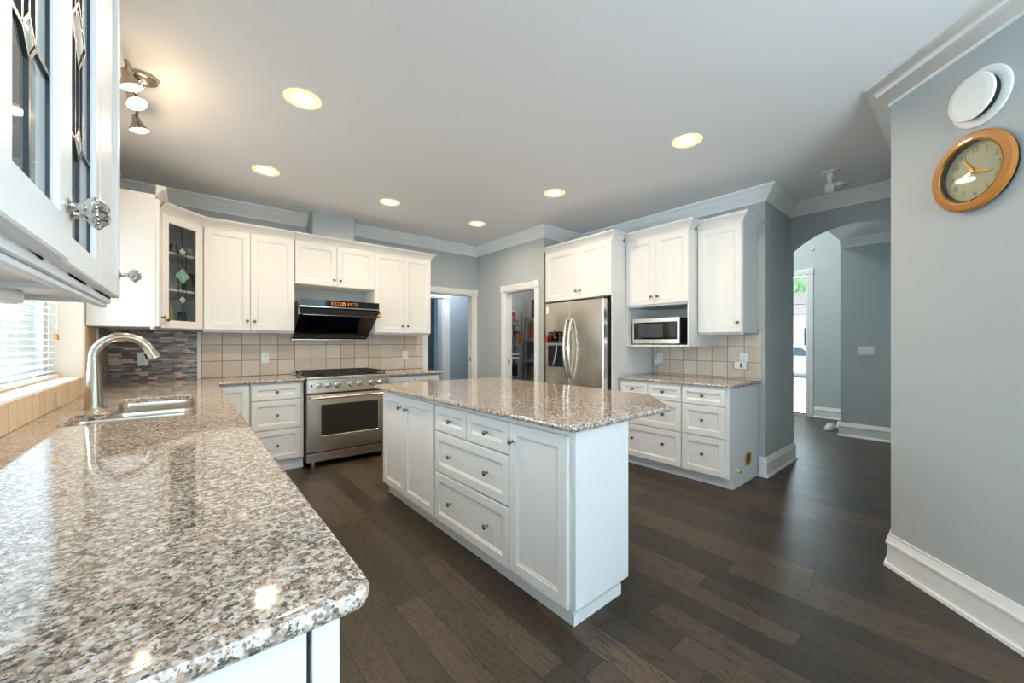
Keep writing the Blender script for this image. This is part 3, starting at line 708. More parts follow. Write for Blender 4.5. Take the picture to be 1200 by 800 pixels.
# --- island
r = thing('kitchen_island', 'white island cabinet with drawers and doors in the middle of the room', 'kitchen island', (1.297, 3.235, 0), -90)
IL = 3.235-1.115
base = [(0, 0), (0, .80), (IL-.40, .80), (IL, .398), (IL, 0)]   # local x along -Y, y along +X
mb = MB(); mb.prism(base, .10, BT); mb.build('carcass', 'cab', r)
ib = [(.045, .04), (.045, .76), (IL-.43, .76), (IL-.045, .38), (IL-.045, .04)]
mb = MB(); mb.prism(ib, .001, .0995)
pth = [(.033, .028), (.033, .772), (IL-.425, .772), (IL-.033, .385), (IL-.033, .028)]
mb.prism(pth, .0012, .055); mb.build('toe_kick', 'cab', r)
def iy(y): return 3.235-y
fr = [('door', iy(3.223), iy(2.812), .095, .855, [(iy(2.87), .765)]), ('door', iy(2.808), iy(2.348), .095, .855, [(iy(2.755), .765)]),
      ('drawer', iy(2.326), iy(1.949), .69, .855, [(iy(2.12), .772)]), ('drawer', iy(1.945), iy(1.553), .69, .855, [(iy(1.735), .772)]),
      ('drawer', iy(2.326), iy(1.553), .42, .68, [(iy(2.12), .50+.05), (iy(1.735), .55)]), ('drawer', iy(2.326), iy(1.553), .095, .41, [(iy(2.12), .255), (iy(1.735), .255)]),
      ('door', iy(1.545), iy(1.148), .095, .855, [(iy(1.515), .765)])]
for kind, x0, x1, a, b, kn in fr:
    o = shaker(x0, x1, a, b, .055 if kind == 'door' else .05).build(kind, 'cab', r)
    for x, z in kn: knob(o, x, -FT, z)

# ------------------------------------------------------------------ granite counters
EDGE = [(.012, .884), (.004, .8865), (.0008, .892), (0, .899), (.0008, .906), (.004, .9115), (.012, .914)]
HOLE = [(.003, .884), (0, .887), (0, .910), (.004, .914)]
def counter(label, poly, rad, holes=(), name='countertop'):
    x0 = poly[0][0]; y0 = poly[0][1]
    pts = rpoly([(x-x0, y-y0) for x, y in poly], rad)
    hl = [rpoly([(x-x0, y-y0) for x, y in h][::-1], .03) for h in holes]
    mb = MB(); mb.slab(pts, hl, [(d, z-.884) for d, z in EDGE], [(d, z-.884) for d, z in HOLE])
    return solo(name, mb, 'granite', label, 'countertop', (x0, y0, .884))
SINK = [(.035, 2.46), (.035, 3.45), (-.31, 3.45), (-.31, 2.82), (-.42, 2.82), (-.42, 2.46)]
counter('long L-shaped speckled granite countertop with the sink, nearest the camera', [(-.539, .56), (.213, .56), (.213, 4.355), (.919, 4.355), (.919, 4.9985), (-.539, 4.9985)], [0, .035, 0.02, .004, 0, 0], [SINK])
counter('short granite countertop right of the range below the end wall cabinet', [(1.771, 4.35), (2.51, 4.35), (2.51, 4.9985), (1.771, 4.9985)], [.004, .03, .01, 0])
counter('polished granite island top with one clipped corner', [(1.250, 1.088), (2.075, 1.088), (2.47, 1.465), (2.47, 3.20+.04), (1.215, 3.27)], [.03, .03, .03, .03, .03])
counter('granite countertop below the microwave on the fridge wall', [(3.498, 1.304), (4.1985, 1.304), (4.1985, 2.424), (3.498, 2.424)], [.03, .004, .0, 0])

# ------------------------------------------------------------------ sink and faucet
r = thing('kitchen_sink', 'stainless triple-bowl undermount sink set in the long granite counter', 'sink', (-.18, 2.95, .70))
def sx(p): return (p[0]+.18, p[1]-2.95)
bowls = [[(.04, 2.455), (.04, 2.80), (-.425, 2.80), (-.425, 2.455)], [(.04, 2.835), (.04, 2.985), (-.295, 2.985), (-.295, 2.835)], [(.04, 3.02), (.04, 3.455), (-.315, 3.455), (-.315, 3.02)]]
deep = [.70, .77, .70]
fl = [sx(p) for p in [(.06, 2.43), (.06, 3.48), (-.34, 3.48), (-.34, 2.845), (-.445, 2.845), (-.445, 2.43)]]
mb = MB(); mb.slab(rpoly(fl, .02), [rpoly([sx(p) for p in b][::-1], .05) for b in bowls], [(0, .8795), (0, .8835)], [(0, .8795), (.0, .8835)]); mb.build('flange', 'steel', r)
for b, zz in zip(bowls, deep):
    pts = rpoly([sx(p) for p in b], .05); cx = sum(p.x for p in pts)/len(pts); cy = sum(p.y for p in pts)/len(pts)
    mb = MB(); rg = []
    for d, z in [(0, .8832), (.004, .86), (.010, zz+.03), (.02, zz+.01), (.04, zz+.002)]: rg.append([(p.x, p.y, z) for p in off2(pts, d, True)])
    rg.append([(p.x, p.y, zz-.001) for p in off2(pts, .04, True)]); rg.append([(p.x, p.y, .8795) for p in off2(pts, -.002, True)])
    mb.rings(rg[:5], False, True); o = mb.build('bowl', 'steel', r)
    mb = MB(); mb.lathe([(.045, 0), (.045, .003), (.036, .004), (.030, .0015), (.002, .001)], (cx, cy, zz+.0025)); mb.build('drain', 'chrome', o)
r = thing('kitchen_faucet', 'brushed nickel gooseneck faucet behind the sink by the window', 'faucet', (-.379, 3.04, .9145))
mb = MB(); mb.lathe([(.040, 0), (.040, .004), (.037, .008), (.034, .08), (.028, .17), (.0245, .23), (.0242, .25)], (0, 0, .9146), n=24); mb.build('base', 'nickel', r)
pts = [(0, 0, 1.165), (0, 0, 1.185)]; cxx, czz, RR = .112, 1.19, .112
for k in range(19):
    a = R(180-k*158/18); pts.append((cxx+RR*math.cos(a), 0, czz+RR*math.sin(a)))
mb = MB(); mb.tube(pts, .0225, 16); mb.build('neck', 'nickel', r)
e = Vector(pts[-1]); dv = (Vector(pts[-1])-Vector(pts[-2])).normalized()
mb = MB(); mb.lathe([(.0228, 0), (.0245, .02), (.0285, .05), (.0285, .058), (.022, .060)], e, dv, 20); s_ = mb.build('spray_head', 'nickel', r)
mb = MB(); mb.box(-.008, .008, -.004, .004, -.018, .018, .003, mat=Matrix.Translation(e+dv*.03+Vector((-.022, 0, -.016))) @ Matrix.Rotation(R(-20), 4, 'Y')); mb.build('spray_button', 'rubber', s_)
mb = MB(); mb.tube([(0, .033, 1.0), (0, .055, 1.0)], .013, 12); mb.tube([(0, .05, 1.0), (-.01, .065, 1.06), (-.02, .07, 1.10)], [.008, .006, .005], 10); mb.build('lever', 'nickel', r)

# ------------------------------------------------------------------ range
r = thing('gas_range', 'stainless freestanding gas range with black grates below the hood', 'range', (.925, 4.29, 0)); W = .842
mb = MB(); mb.box(.004, W-.004, .03, .69, .06, .90, .003); mb.build('body', 'darkgrey', r)
mb = MB(); mb.box(0, W, -.012, .70, .898, .922, .005); mb.box(0, W, .655, .70, .922, .952, .004); mb.build('cooktop', 'steel', r)
mb = MB(); mb.box(.02, W-.02, .03, .65, .9222, .926, .001); mb.build('burner_tray', 'black', r)
for bx, by, br in ((.15, .18, .05), (.15, .49, .04), (.42, .33, .065), (.69, .18, .05), (.69, .49, .04)):
    mb = MB(); mb.lathe([(br, 0), (br, .008), (br*.7, .012), (br*.7, .018), (.004, .02)], (bx, by, .926)); mb.build('burner', 'iron', r)
for gx in (.03, .297, .564):
    mb = MB(); x1 = gx+.25
    for y in (.05, .19, .34, .49, .63): mb.box(gx, x1, y-.006, y+.006, .947, .960, .003)
    for x in (gx, gx+.119, x1-.012): mb.box(x, x+.012, .044, .636, .949, .9605, .003)
    for x in (gx, x1-.012):
        for y in (.045, .32, .62): mb.box(x, x+.012, y, y+.012, .926, .95)
    mb.build('grate', 'iron', r)
mb = MB(); mb.rings([[(0, .03, .758), (0, .03, .896), (0, -.023, .896), (0, -.028, .765), (0, -.022, .758)], [(W, .03, .758), (W, .03, .896), (W, -.023, .896), (W, -.028, .765), (W, -.022, .758)]])
cp = mb.build('control_panel', 'steel', r)
for kx in (.105, .195, .285, .42, .51, .64, .735):
    mb = MB(); q = Vector((0, -1, -.02))
    mb.lathe([(.030, 0), (.030, .006), (.0255, .008), (.025, .036), (.021, .039)], (kx, -.0235, .835), q, 18); mb.box(kx-.004, kx+.004, -.066, -.058, .813, .857, .002); mb.build('knob', 'chrome', cp)
for kx in (.035, .805):
    mb = MB(); mb.box(kx-.006, kx+.006, -.029, -.022, .822, .848, .002); mb.build('switch', 'black', cp)
mb = MB(); x0, x1, z0, z1 = .004, W-.004, .165, .747
mb.rings([rect(x0, x1, z0, z1, 0, .03), rect(x0, x1, z0, z1, 0, -.016), rect(x0, x1, z0, z1, .004, -.02), [(.125, -.02, .317), (W-.125, -.02, .317), (W-.125, -.02, .64), (.125, -.02, .64)], [(.131, -.014, .323), (W-.131, -.014, .323), (W-.131, -.014, .634), (.131, -.014, .634)]])
dr = mb.build('oven_door', 'steel', r)
mb = MB(); mb.box(.132, W-.132, -.0165, -.0142, .324, .633); mb.build('oven_window', 'ovenglass', dr)
mb = MB(); mb.tube([(.02, -.062, .713), (W-.02, -.062, .713)], .0125, 14)
for x in (.06, W-.06): mb.tube([(x, -.062, .713), (x, -.018, .713)], .009, 10)
mb.build('handle', 'steel', dr)
mb = MB(); mb.box(.37, .475, -.0235, -.0202, .268, .292, .001); mb.build('badge', 'chrome', dr); mb = MB(); mb.box(.376, .469, -.0245, -.0236, .274, .286); mb.build('badge_inlay', 'steel', dr)
mb = MB(); mb.box(.004, W-.004, -.018, .03, .065, .152, .004); mb.build('drawer_panel', 'steel', r)
for x in (.06, W-.06):
    for y in (.0, .60):
        mb = MB(); mb.lathe([(.022, 0), (.022, .012), (.017, .015), (.017, .066)], (x, y+.03, .001), n=14); mb.build('foot', 'steel', r)
# ------------------------------------------------------------------ hood
r = thing('range_hood', 'black slanted glass range hood mounted over the gas range', 'range hood', (.90, 4.50, 1.31)); W = .838
side = [(.49, 1.305), (.49, 1.73), (.03, 1.73), (.03, 1.655), (.055, 1.57), (.40, 1.315)]
mb = MB(); mb.rings([[(.012, y, z) for y, z in side], [(W-.012, y, z) for y, z in side]]); mb.build('housing', 'steel', r)
mb = MB(); mb.rings([[(x, y, z) for y, z in ((.0, 1.662), (.0, 1.733), (.029, 1.733), (.029, 1.662))] for x in (0, W)]); cp = mb.build('control_strip', 'blackgloss', r)
mb = MB(); mb.lathe([(.019, 0), (.019, .001), (.012, .001), (.012, 0)], (.44, -.0002, 1.698), (0, -1, 0), 18, False); mb.build('display_dial', 'orange', cp); mb = MB()
for k in range(10):
    for z in (1.711, 1.698, 1.686):
        if k % 3 != 2 or z != 1.698:
            x = .31+k*.0285
            if abs(x+.008-.44) > .035: mb.box(x, x+.018, -.001, -.0002, z-.0018, z+.0018)
mb.build('display', 'orange', cp)
mb = MB(); mb.rings([[(x, y, z) for y, z in ((-.006, 1.648), (-.006, 1.661), (.028, 1.661), (.028, 1.648))] for x in (0, W)]); mb.build('trim_strip', 'chrome', r)
mb = MB(); fl_ = [(.005, 1.646), (-.062, 1.573), (-.058, 1.566), (.052, 1.568), (.052, 1.60), (.028, 1.647)]
mb.rings([[(x, y, z) for y, z in fl_] for x in (-.005, W+.004)]); fp = mb.build('smoke_flap', 'blackgloss', r)
mb = MB()
for k in range(34): mb.box(.02+k*.0236, .034+k*.0236, -.064, -.054, 1.561, 1.5655)
mb.build('vent_slot', 'chrome', fp)
tri = [(W+.004, -.0625, 1.574), (W-.05, -.0625, 1.574), (W+.004, -.026, 1.6137)]  # orange reflection at the flap corner, put in as a coloured triangle
mb = MB(); mb.rings([tri, [(x, y-.0016, z+.0014) for x, y, z in tri]]); q = mb.build('reflection_patch', 'orangeflat', fp); q['label'] = 'orange triangle imitating a reflection on the flap'
mb = MB(); mb.rings([[(x, y, z) for y, z in ((.045, 1.565), (.392, 1.318), (.398, 1.326), (.052, 1.573))] for x in (.006, W-.006)]); mb.build('glass_panel', 'blackgloss', r)
mb = MB(); mb.box(0, W, .385, .47, 1.300, 1.3135, .003); mb.build('bottom_trim', 'steel', r)

# ------------------------------------------------------------------ fridge
r = thing('refrigerator', 'stainless side-by-side refrigerator with ice dispenser under the cabinet', 'refrigerator', (3.315, 3.325, 0), -90); W = .845
mb = MB(); mb.box(.006, W-.006, .075, .86, .03, 1.725, .004); mb.build('body', 'darkgrey', r)
for x0, x1, nm in ((0, .380, 'left'), (.383, W, 'right')):
    mb = MB(); zz = (.10, 1.735)
    pl = [(x0, .07), (x0, .004), (x0+.002, .002)]
    for k in range(1, 8):
        f = k/8; pl.append((x0+.002+(x1-x0-.014)*f, .002-.008*math.sin(PI*f)))
    pl += ([(x1-.012, .002), (x1, .012), (x1, .07)] if nm == 'right' else [(x1-.002, .002), (x1, .004), (x1, .07)])
    mb.prism(pl, *zz); d = mb.build('door', 'steel', r)
    hx = x1-.022 if nm == 'left' else x0+.04
    pts = []
    for k in range(15):
        f = k/14; pts.append((hx, -.012-.058*math.sin(PI*f)**.75, .87+.67*f))
    mb = MB(); mb.tube(pts, .0135, 12); mb.build('handle', 'steel', d)
    if nm == 'left':
        mb = MB(); mb.box(.055, .285, -.012, .01, 1.27, 1.40, .004); q = mb.build('dispenser_panel', 'blackgloss', d)
        mb = MB(); mb.box(.055, .285, -.012, .01, 1.242, 1.266, .004); mb.build('dispenser_ledge', 'steel', d)
        mb = MB(); mb.box(.05, .29, -.009, .004, .99, 1.24, .003); mb.build('dispenser_recess', 'black', d)
        mb = MB(); mb.tube([(.20, -.016, 1.235), (.21, -.03, 1.18), (.19, -.028, 1.10), (.15, -.022, 1.01)], .009, 10); mb.build('water_tube', 'wire', d)
        for x in (.035, .305):
            mb = MB(); mb.box(x-.014, x+.014, -.02, -.0065, 1.285, 1.355, .006); q = mb.build('red_bumper', 'red', d); q['label'] = 'red side tab on dispenser'
        mb = MB(); mb.box(.155, .185, -.02, -.008, 1.40, 1.425, .005); mb.build('red_bumper', 'red', d)
        mb = MB(); mb.box(.158, .182, -.0135, -.0122, 1.32, 1.345); mb.build('red_light', 'red', d)
        mb = MB()
        for k in range(4):
            for x in (.085, .235): mb.box(x, x+.02, -.0132, -.0122, 1.295+k*.025, 1.299+k*.025)
        mb.build('dispenser_mark', 'offwhite', d)
        mb = MB(); mb.box(.012, .055, -.004, .004, 1.615, 1.70, .001); q = mb.build('sticker', 'white', d); q['label'] = 'white paper sticker'
    else:
        mb = MB(); mb.box(.60-.384+.384-.02, .64-.02, -.0075, -.004, 1.585, 1.592); mb.build('maker_mark', 'chrome', d)
        mb = MB(); mb.box(hx-.02, hx+.03, -.0875, -.0845, 1.19, 1.215); q = mb.build('tag', 'white', d); q['label'] = 'small white tag on handle'
mb = MB(); mb.box(.02, .12, .02, .12, 1.7355, 1.755, .004); mb.box(W-.12, W-.02, .02, .12, 1.7355, 1.755, .004); mb.build('hinge_cover', 'darkgrey', r)
mb = MB(); mb.box(.02, W-.02, .05, .075, .02, .095); mb.build('kick_grille', 'black', r)
for x in (.06, W-.06):
    for y in (.12, .80):
        mb = MB(); mb.lathe([(.02, 0), (.02, .032)], (x, y, .001), n=12); mb.build('foot', 'rubber', r)

# ------------------------------------------------------------------ microwave
r = thing('microwave', 'stainless and black microwave oven inside the open cabinet niche', 'microwave', (3.70, 2.375, 1.2505), -90); W = .52
mb = MB(); mb.box(0, W, .012, .39, 1.264, 1.522, .003); mb.build('body', 'black', r)
for x in (.04, W-.04):
    for y in (.05, .34):
        mb = MB(); mb.lathe([(.012, 0), (.012, .0135)], (x, y, 1.2507), n=10); mb.build('foot', 'rubber', r)
mb = MB(); mb.box(0, W, -.008, .0115, 1.262, 1.306, .003); mb.box(0, W, -.008, .0115, 1.482, 1.524, .003); mb.box(0, .016, -.008, .0115, 1.3055, 1.4825); mb.box(W-.022, W, -.008, .0115, 1.3055, 1.4825); fr_ = mb.build('front_frame', 'steel', r)
mb = MB(); mb.box(.0165, .40, -.006, .0115, 1.3062, 1.4818); d = mb.build('door', 'blackgloss', r)
mb = MB(); mb.box(.07, .345, -.0066, -.0061, 1.325, 1.465); mb.build('window', 'darkgrey', d)
mb = MB(); mb.box(.4005, W-.0225, -.006, .0115, 1.3062, 1.4818); d = mb.build('control_panel', 'blackgloss', r)
mb = MB()
for k in range(6):
    for j in range(3): mb.box(.415+j*.024, .430+j*.024, -.0066, -.0061, 1.322+k*.02, 1.330+k*.02)
mb.build('buttons', 'darkgrey', d)

# ------------------------------------------------------------------ outlets, switch, plugs
def outlet(label, loc, rz, mat='white', gang=1, cat='outlet', rocker=False):
    w_ = .072+.046*(gang-1)
    r = thing('wall_switch' if rocker else 'wall_outlet', label, cat, loc, rz)
    z = loc[2]; mb = MB(); mb.box(-w_/2, w_/2, -.006, 0, z-.058, z+.058, .003); p = mb.build('plate', mat, r)
    for g in range(gang):
        c = (g-(gang-1)/2)*.046
        if rocker:
            mb = MB(); mb.box(c-.016, c+.016, -.010, -.0062, z-.033, z+.033, .002); mb.build('rocker', mat, r)
        else:
            mb = MB(); mb.box(c-.0165, c+.0165, -.0085, -.0062, z-.034, z+.034, .002); q = mb.build('socket', mat, r)
            mb = MB()
            for dz in (-.018, .018):
                for dx in (-.006, .006): mb.box(c+dx-.001, c+dx+.001, -.0092, -.0086, z+dz-.003, z+dz+.006)
                mb.box(c-.002, c+.002, -.0092, -.0086, z+dz-.012, z+dz-.008)
            mb.build('slots', 'darkgrey', q)
    return r
outlet('white outlet on beige tile left of the range', (.661, 4.990, 1.107), 0)
outlet('white outlet on beige tile right of the range', (2.285, 4.990, 1.105), 0)
outlet('pale outlet on the dark mosaic backsplash behind the faucet', (-.31, 4.991, 1.115), 0, 'white')
outlet('white outlet on the tile under the microwave cabinet', (4.190, 2.335, 1.10), -90)
outlet('white outlet on the tile at the outer end of the fridge wall', (4.190, 1.455, 1.115), -90)
mb = MB(); mb.lathe([(.036, 0), (.036, .03), (.032, .036), (.003, .037)], (0, 0, 0), (0, -1, 0), 24); solo('round_plug', mb, 'white', 'round white plug-in device on the outlet under the microwave cabinet', 'plug', (4.1795, 2.355, 1.055), -90)
r = thing('plug_device', 'square white plug-in device with red mark on the outermost outlet', 'plug', (4.1795, 1.475, 1.012), -90)
mb = MB(); mb.box(-.055, .055, -.035, 0, 1.012, 1.085, .01); mb.build('housing', 'white', r)
mb = MB(); mb.box(.002, .016, -.037, -.0352, 1.03, 1.072, .002); mb.build('mark', 'black', r); mb = MB(); mb.box(.004, .014, -.0378, -.0372, 1.048, 1.068); mb.build('indicator', 'red', r)
outlet('white triple light switch on the far hall wall', (6.879, .92, 1.165), -90, gang=3, cat='switch', rocker=True)

# ------------------------------------------------------------------ lamps
DL = [(.54, 2.608, 'recessed downlight nearest the camera above the long granite counter'), (.524, 3.894, 'recessed downlight in the back left of the ceiling, above the range-side drawers'),
      (1.634, 3.935, 'recessed downlight in front of the vent chase above the range'), (2.749, 3.947, 'recessed downlight in the back corner near the corridor doorway'),
      (2.77, 2.65, 'recessed downlight in front of the fridge'), (2.796, 1.348, 'recessed downlight on the right of the ceiling near the island end')]
proto = None
for x, y, lb in DL:
    if proto is None:
        r = thing('downlight', lb, 'ceiling light', (x, y, CZ-.001), 0, 'recessed ceiling downlights')
        mb = MB(); z = CZ-.001; mb.lathe([(.103, z), (.103, z-.003), (.098, z-.006), (.072, z-.007), (.060, z-.001), (.060, z)], n=36, cap=False); mb.build('trim_ring', 'lampring', r)
        mb = MB(); mb.lathe([(.0595, z-.0005), (.0595, z-.003), (.04, z-.0045), (.002, z-.005)], n=28); mb.build('lens', 'lamp', r)
        proto = r
    else:
        r = copy_tree(proto); r.location = (x, y, CZ-.001); r['label'] = lb
    area('downlight_lamp', (x, y, CZ-.012), (0, 0, 0), .12, .12, DOWNLIGHT_W[y > 3.5]*(.7 if y < 2 else .5 if y < 3 and x > 2 else 1), WARM, None, 'DISK', 165)
r = thing('track_light', 'nickel ceiling track light with three glowing spots by the window', 'ceiling light', (-.235, 3.06, CZ-.001))
mb = MB(); mb.lathe([(.065, 0), (.065, -.018), (.055, -.024), (.002, -.026)], (.05, -.10, CZ-.001), n=28); mb.build('canopy', 'nickel', r)
mb = MB(); mb.tube([(.05, -.10, CZ-.02), (.02, -.10, CZ-.045)], .008, 8); mb.tube([(0, -.30, CZ-.045), (.02, -.10, CZ-.05), (0, .30, CZ-.045)], .009, 10); mb.build('rail', 'nickel', r)
for hy, ax in ((-.26, (.30, .06, -.95)), (-.04, (.38, -.30, -.87)), (.28, (.22, .02, -.97))):
    ax = Vector(ax).normalized(); o0 = Vector((-.005, hy, CZ-.075))
    mb = MB(); mb.tube([(0, hy, CZ-.045), o0], .006, 8); mb.lathe([(.014, -.01), (.02, .01), (.024, .03), (.047, .072), (.05, .08), (.046, .08), (.03, .04), (.01, .03)], o0, ax, 24); s_ = mb.build('spot_head', 'nickel', r)
    mb = MB(); mb.lathe([(.0445, .0), (.04, .004), (.02, .007), (.002, .008)], o0+ax*.074, ax, 20); mb.build('bulb', 'lamp', s_)
    l = bpy.data.lights.new('spot_lamp', 'POINT'); l.energy = TRACK_W; l.color = (1, .70, .42); l.shadow_soft_size = .03
    lo = bpy.data.objects.new('spot_lamp', l); COL.objects.link(lo); lo.location = Vector((-.235, 3.06, 0))+o0+ax*.125
r = thing('ceiling_spotlight', 'small white adjustable spotlight on the ceiling before the arch', 'ceiling light', (4.245, .80, CZ-.001))
mb = MB(); mb.lathe([(.062, 0), (.062, -.008), (.055, -.014), (.002, -.015)], (0, 0, CZ-.001), n=28); mb.build('base', 'white', r)
mb = MB(); mb.box(-.015, .015, -.02, .02, CZ-.07, CZ-.014, .003); mb.box(-.012, .012, -.015, .015, CZ-.105, CZ-.068, .003); mb.build('stem', 'white', r)
mb = MB(); mb.box(-.03, .03, -.032, .032, CZ-.165, CZ-.105, .006); mb.box(-.028, .028, -.03, .03, CZ-.175, CZ-.163, .003); mb.build('head', 'offwhite', r)
r = thing('smoke_detector', 'flat pale round detector on the ceiling beside the small white spotlight', 'smoke detector', (4.62, .80, CZ-.001))
mb = MB(); mb.lathe([(.062, 0), (.062, -.012), (.056, -.03), (.04, -.036), (.002, -.037)], (0, 0, CZ-.001), n=28); mb.build('cover', 'white', r)
mb = MB(); mb.lathe([(.05, -.0315), (.05, -.034), (.044, -.034)], (0, 0, CZ-.001), n=28, cap=False); mb.build('vent_ring', 'darkgrey', r)
area('corridor_lamp', (3.6, 5.75, CZ-.02), (0, 0, 0), .3, .3, CORRIDOR_W, (.92, .96, 1), None, 'DISK')
area('study_daylight', (1.3, 6.9, 1.6), (0, R(-90), 0), 1.2, 1.0, 5, COOL)
area('pantry_lamp', (4.0, 4.15, CZ-.02), (0, 0, 0), .2, .2, PANTRY_W, (1, .93, .85), None, 'DISK')

# ------------------------------------------------------------------ clock and vent on the angled wall (local: x along wall, -y out of the wall)
def on45(s): p = C45+(E45-C45).normalized()*s; return p
tot = (C45.x+C45.y)/2**.5
def at45(s): k = tot-s; return C45+(Vector((-1, -1))/2**.5)*k
p = at45(1.943)
r = thing('wall_clock', 'round oak-framed wall clock with cream dial on the angled wall', 'clock', (p.x-.0008, p.y+.0008, 1.872), -135); zc = 2.046
mb = MB(); mb.lathe([(.150, 0), (.166, 0), (.170, .008), (.170, .018)], (0, 0, zc), (0, -1, 0), 48, False); mb.build('back_case', 'black', r)
mb = MB(); mb.lathe([(.171, .014), (.175, .018), (.175, .027), (.168, .034), (.142, .037), (.137, .035), (.135, .030)], (0, 0, zc), (0, -1, 0), 48, False); mb.build('frame', 'wood', r)
mb = MB(); mb.lathe([(.1345, .028), (.136, .036), (.133, .038), (.130, .034), (.130, .028)], (0, 0, zc), (0, -1, 0), 48, False); mb.build('bezel', 'gold', r)
mb = MB(); mb.lathe([(.1335, .027), (.1295, .027), (.1295, .006), (.1335, .006)], (0, 0, zc), (0, -1, 0), 48, False); mb.build('inner_wall', 'black', r)  # coloured black for the shadow between dial and rim
mb = MB(); mb.lathe([(.129, .004), (.129, .006), (.0005, .006)], (0, 0, zc), (0, -1, 0), 48); dial = mb.build('dial', 'dialface', r)
def text_mesh(txt, size):
    cu = bpy.data.curves.new('txt', 'FONT'); cu.body = txt; cu.size = size; cu.align_x = 'CENTER'; cu.align_y = 'CENTER'; cu.extrude = .0004
    o = bpy.data.objects.new('txt', cu); COL.objects.link(o); dg = bpy.context.evaluated_depsgraph_get(); dg.update()
    me = bpy.data.meshes.new_from_object(o.evaluated_get(dg)); bpy.data.objects.remove(o); bpy.data.curves.remove(cu); return me
for h in range(1, 13):
    a = R(90-30*h); me = text_mesh(str(h), .034); me.materials.clear(); me.materials.append(M['ink'])
    o = bpy.data.objects.new('numeral', me); COL.objects.link(o); o.parent = dial
    o.location = (.098*math.cos(a), -.0067, zc-1.872+.098*math.sin(a)); o.rotation_euler = (R(90), 0, 0)
def hand(ang, L, wd):
    a = R(90-ang); d = Vector((math.cos(a), 0, math.sin(a))); n = Vector((-d.z, 0, d.x)); c = Vector((0, -.013, zc))
    mb = MB(); q = [c-d*.015+n*wd*.4, c+d*L*.3+n*wd, c+d*L, c+d*L*.3-n*wd, c-d*.015-n*wd*.4]
    mb.rings([q, [p_+Vector((0, -.0015, 0)) for p_ in q]]); mb.build('hand', 'gold', r)
hand(328, .088, .005); hand(107, .075, .006)
mb = MB(); mb.lathe([(.007, .0065), (.007, .017), (.001, .018)], (0, 0, zc), (0, -1, 0), 14); mb.build('hub', 'gold', r)
mb = MB(); mb.lathe([(.1298, .030), (.0005, .0315)], (0, 0, zc), (0, -1, 0), 40, True); mb.build('cover_glass', 'glass', r)
p = at45(1.925)
r = thing('wall_vent', 'round white air vent high on the angled wall above the clock', 'vent', (p.x-.0008, p.y+.0008, 2.25), -135); zc = 2.372
mb = MB(); mb.lathe([(.125, 0), (.125, .006), (.118, .010), (.088, .010), (.086, .002)], (0, 0, zc), (0, -1, 0), 40); mb.build('flange', 'white', r)
mb = MB(); mb.lathe([(.088, .0095), (.088, .034)], (0, 0, zc), (0, -1, 0), 24); mb.build('neck', 'black', r)
mb = MB(); mb.lathe([(.06, .032), (.094, .034), (.099, .040), (.096, .046), (.075, .050), (.072, .049), (.002, .052)], (0, 0, zc), (0, -1, 0), 40); mb.build('disc', 'white', r)

# ------------------------------------------------------------------ blind
r = thing('window_blind', 'white horizontal slat blind in the window left of the sink', 'blind', (-.675, 2.84, WZ0+.006))
half = (WY1-WY0)/2-.012
mb = MB(); z = WZ0+.05
while z < WZ1-.07:
    mb.box(-.024, .024, -half, half, -.0014, .0014, mat=Matrix.Translation((0, 0, z)) @ Matrix.Rotation(R(8), 4, 'Y')); z += .0405
mb.build('slats', 'slat', r)
mb = MB(); mb.box(-.026, .026, -half, half, WZ0+.007, WZ0+.024, .004); mb.build('bottom_rail', 'white', r)
mb = MB(); mb.box(-.028, .03, -half, half, WZ1-.055, WZ1-.002, .004); mb.build('head_rail', 'white', r)
for y in (-.75, -.25, .25, .82):
    mb = MB(); mb.tube([(.026, y, WZ0+.02), (.026, y, WZ1-.05)], .0012, 6); mb.build('ladder_cord', 'white', r)
mb = MB(); mb.tube([(.032, .98, 1.32), (.032, .98, WZ1-.05)], .0012, 6); c = mb.build('pull_cord', 'white', r)
mb = MB(); mb.lathe([(.003, .04), (.009, .03), (.012, 0), (.001, 0)], (.032, .98, 1.29)); mb.build('tassel', 'gold', c)

# ------------------------------------------------------------------ shoes in the hall
def shoe(label, x, y, rz):
    r = thing('shoe', label, 'shoe', (x, y, .001), rz)
    def outline(w, l0, l1, z, n=18):
        out = []
        for k in range(n):
            a = 2*PI*k/n; ca, sa = math.cos(a), math.sin(a)
            px = (l1 if ca > 0 else -l0)*abs(ca)**.8; out.append((px, w*sa*(1+.18*ca), z))
        return out
    mb = MB(); mb.rings([outline(.044, .125, .145, .002), outline(.048, .13, .15, .012), outline(.047, .128, .148, .028)]); mb.build('sole', 'white', r)
    mb = MB(); mb.rings([outline(.044, .124, .142, .0285), outline(.043, .125, .13, .045), outline(.037, .125, .07, .066), outline(.033, .124, .015, .088), outline(.028, .118, .0, .085), outline(.027, .11, .0, .04)], False, True); u = mb.build('upper', 'shoe', r)
    mb = MB()
    for k in range(4): mb.tube([(.025+k*.02, -.026, .076-k*.008), (.03+k*.02, 0, .085-k*.008), (.025+k*.02, .026, .076-k*.008)], .003, 6)
    mb.build('laces', 'white', u)
shoe('cream shoe standing in front on the hall floor by the wall corner', 7.23, 1.365, 175)
shoe('cream shoe behind the other one, touching the hall baseboard', 7.56, 1.30, 185)
# small sensor on the foyer wall
mb = MB(); mb.box(-.025, .025, -.02, 0, 0, .03, .006); solo('wall_sensor', mb, 'offwhite', 'tiny pale sensor box high on the foyer wall', 'sensor', (8.249, 1.79, 2.86), -90)

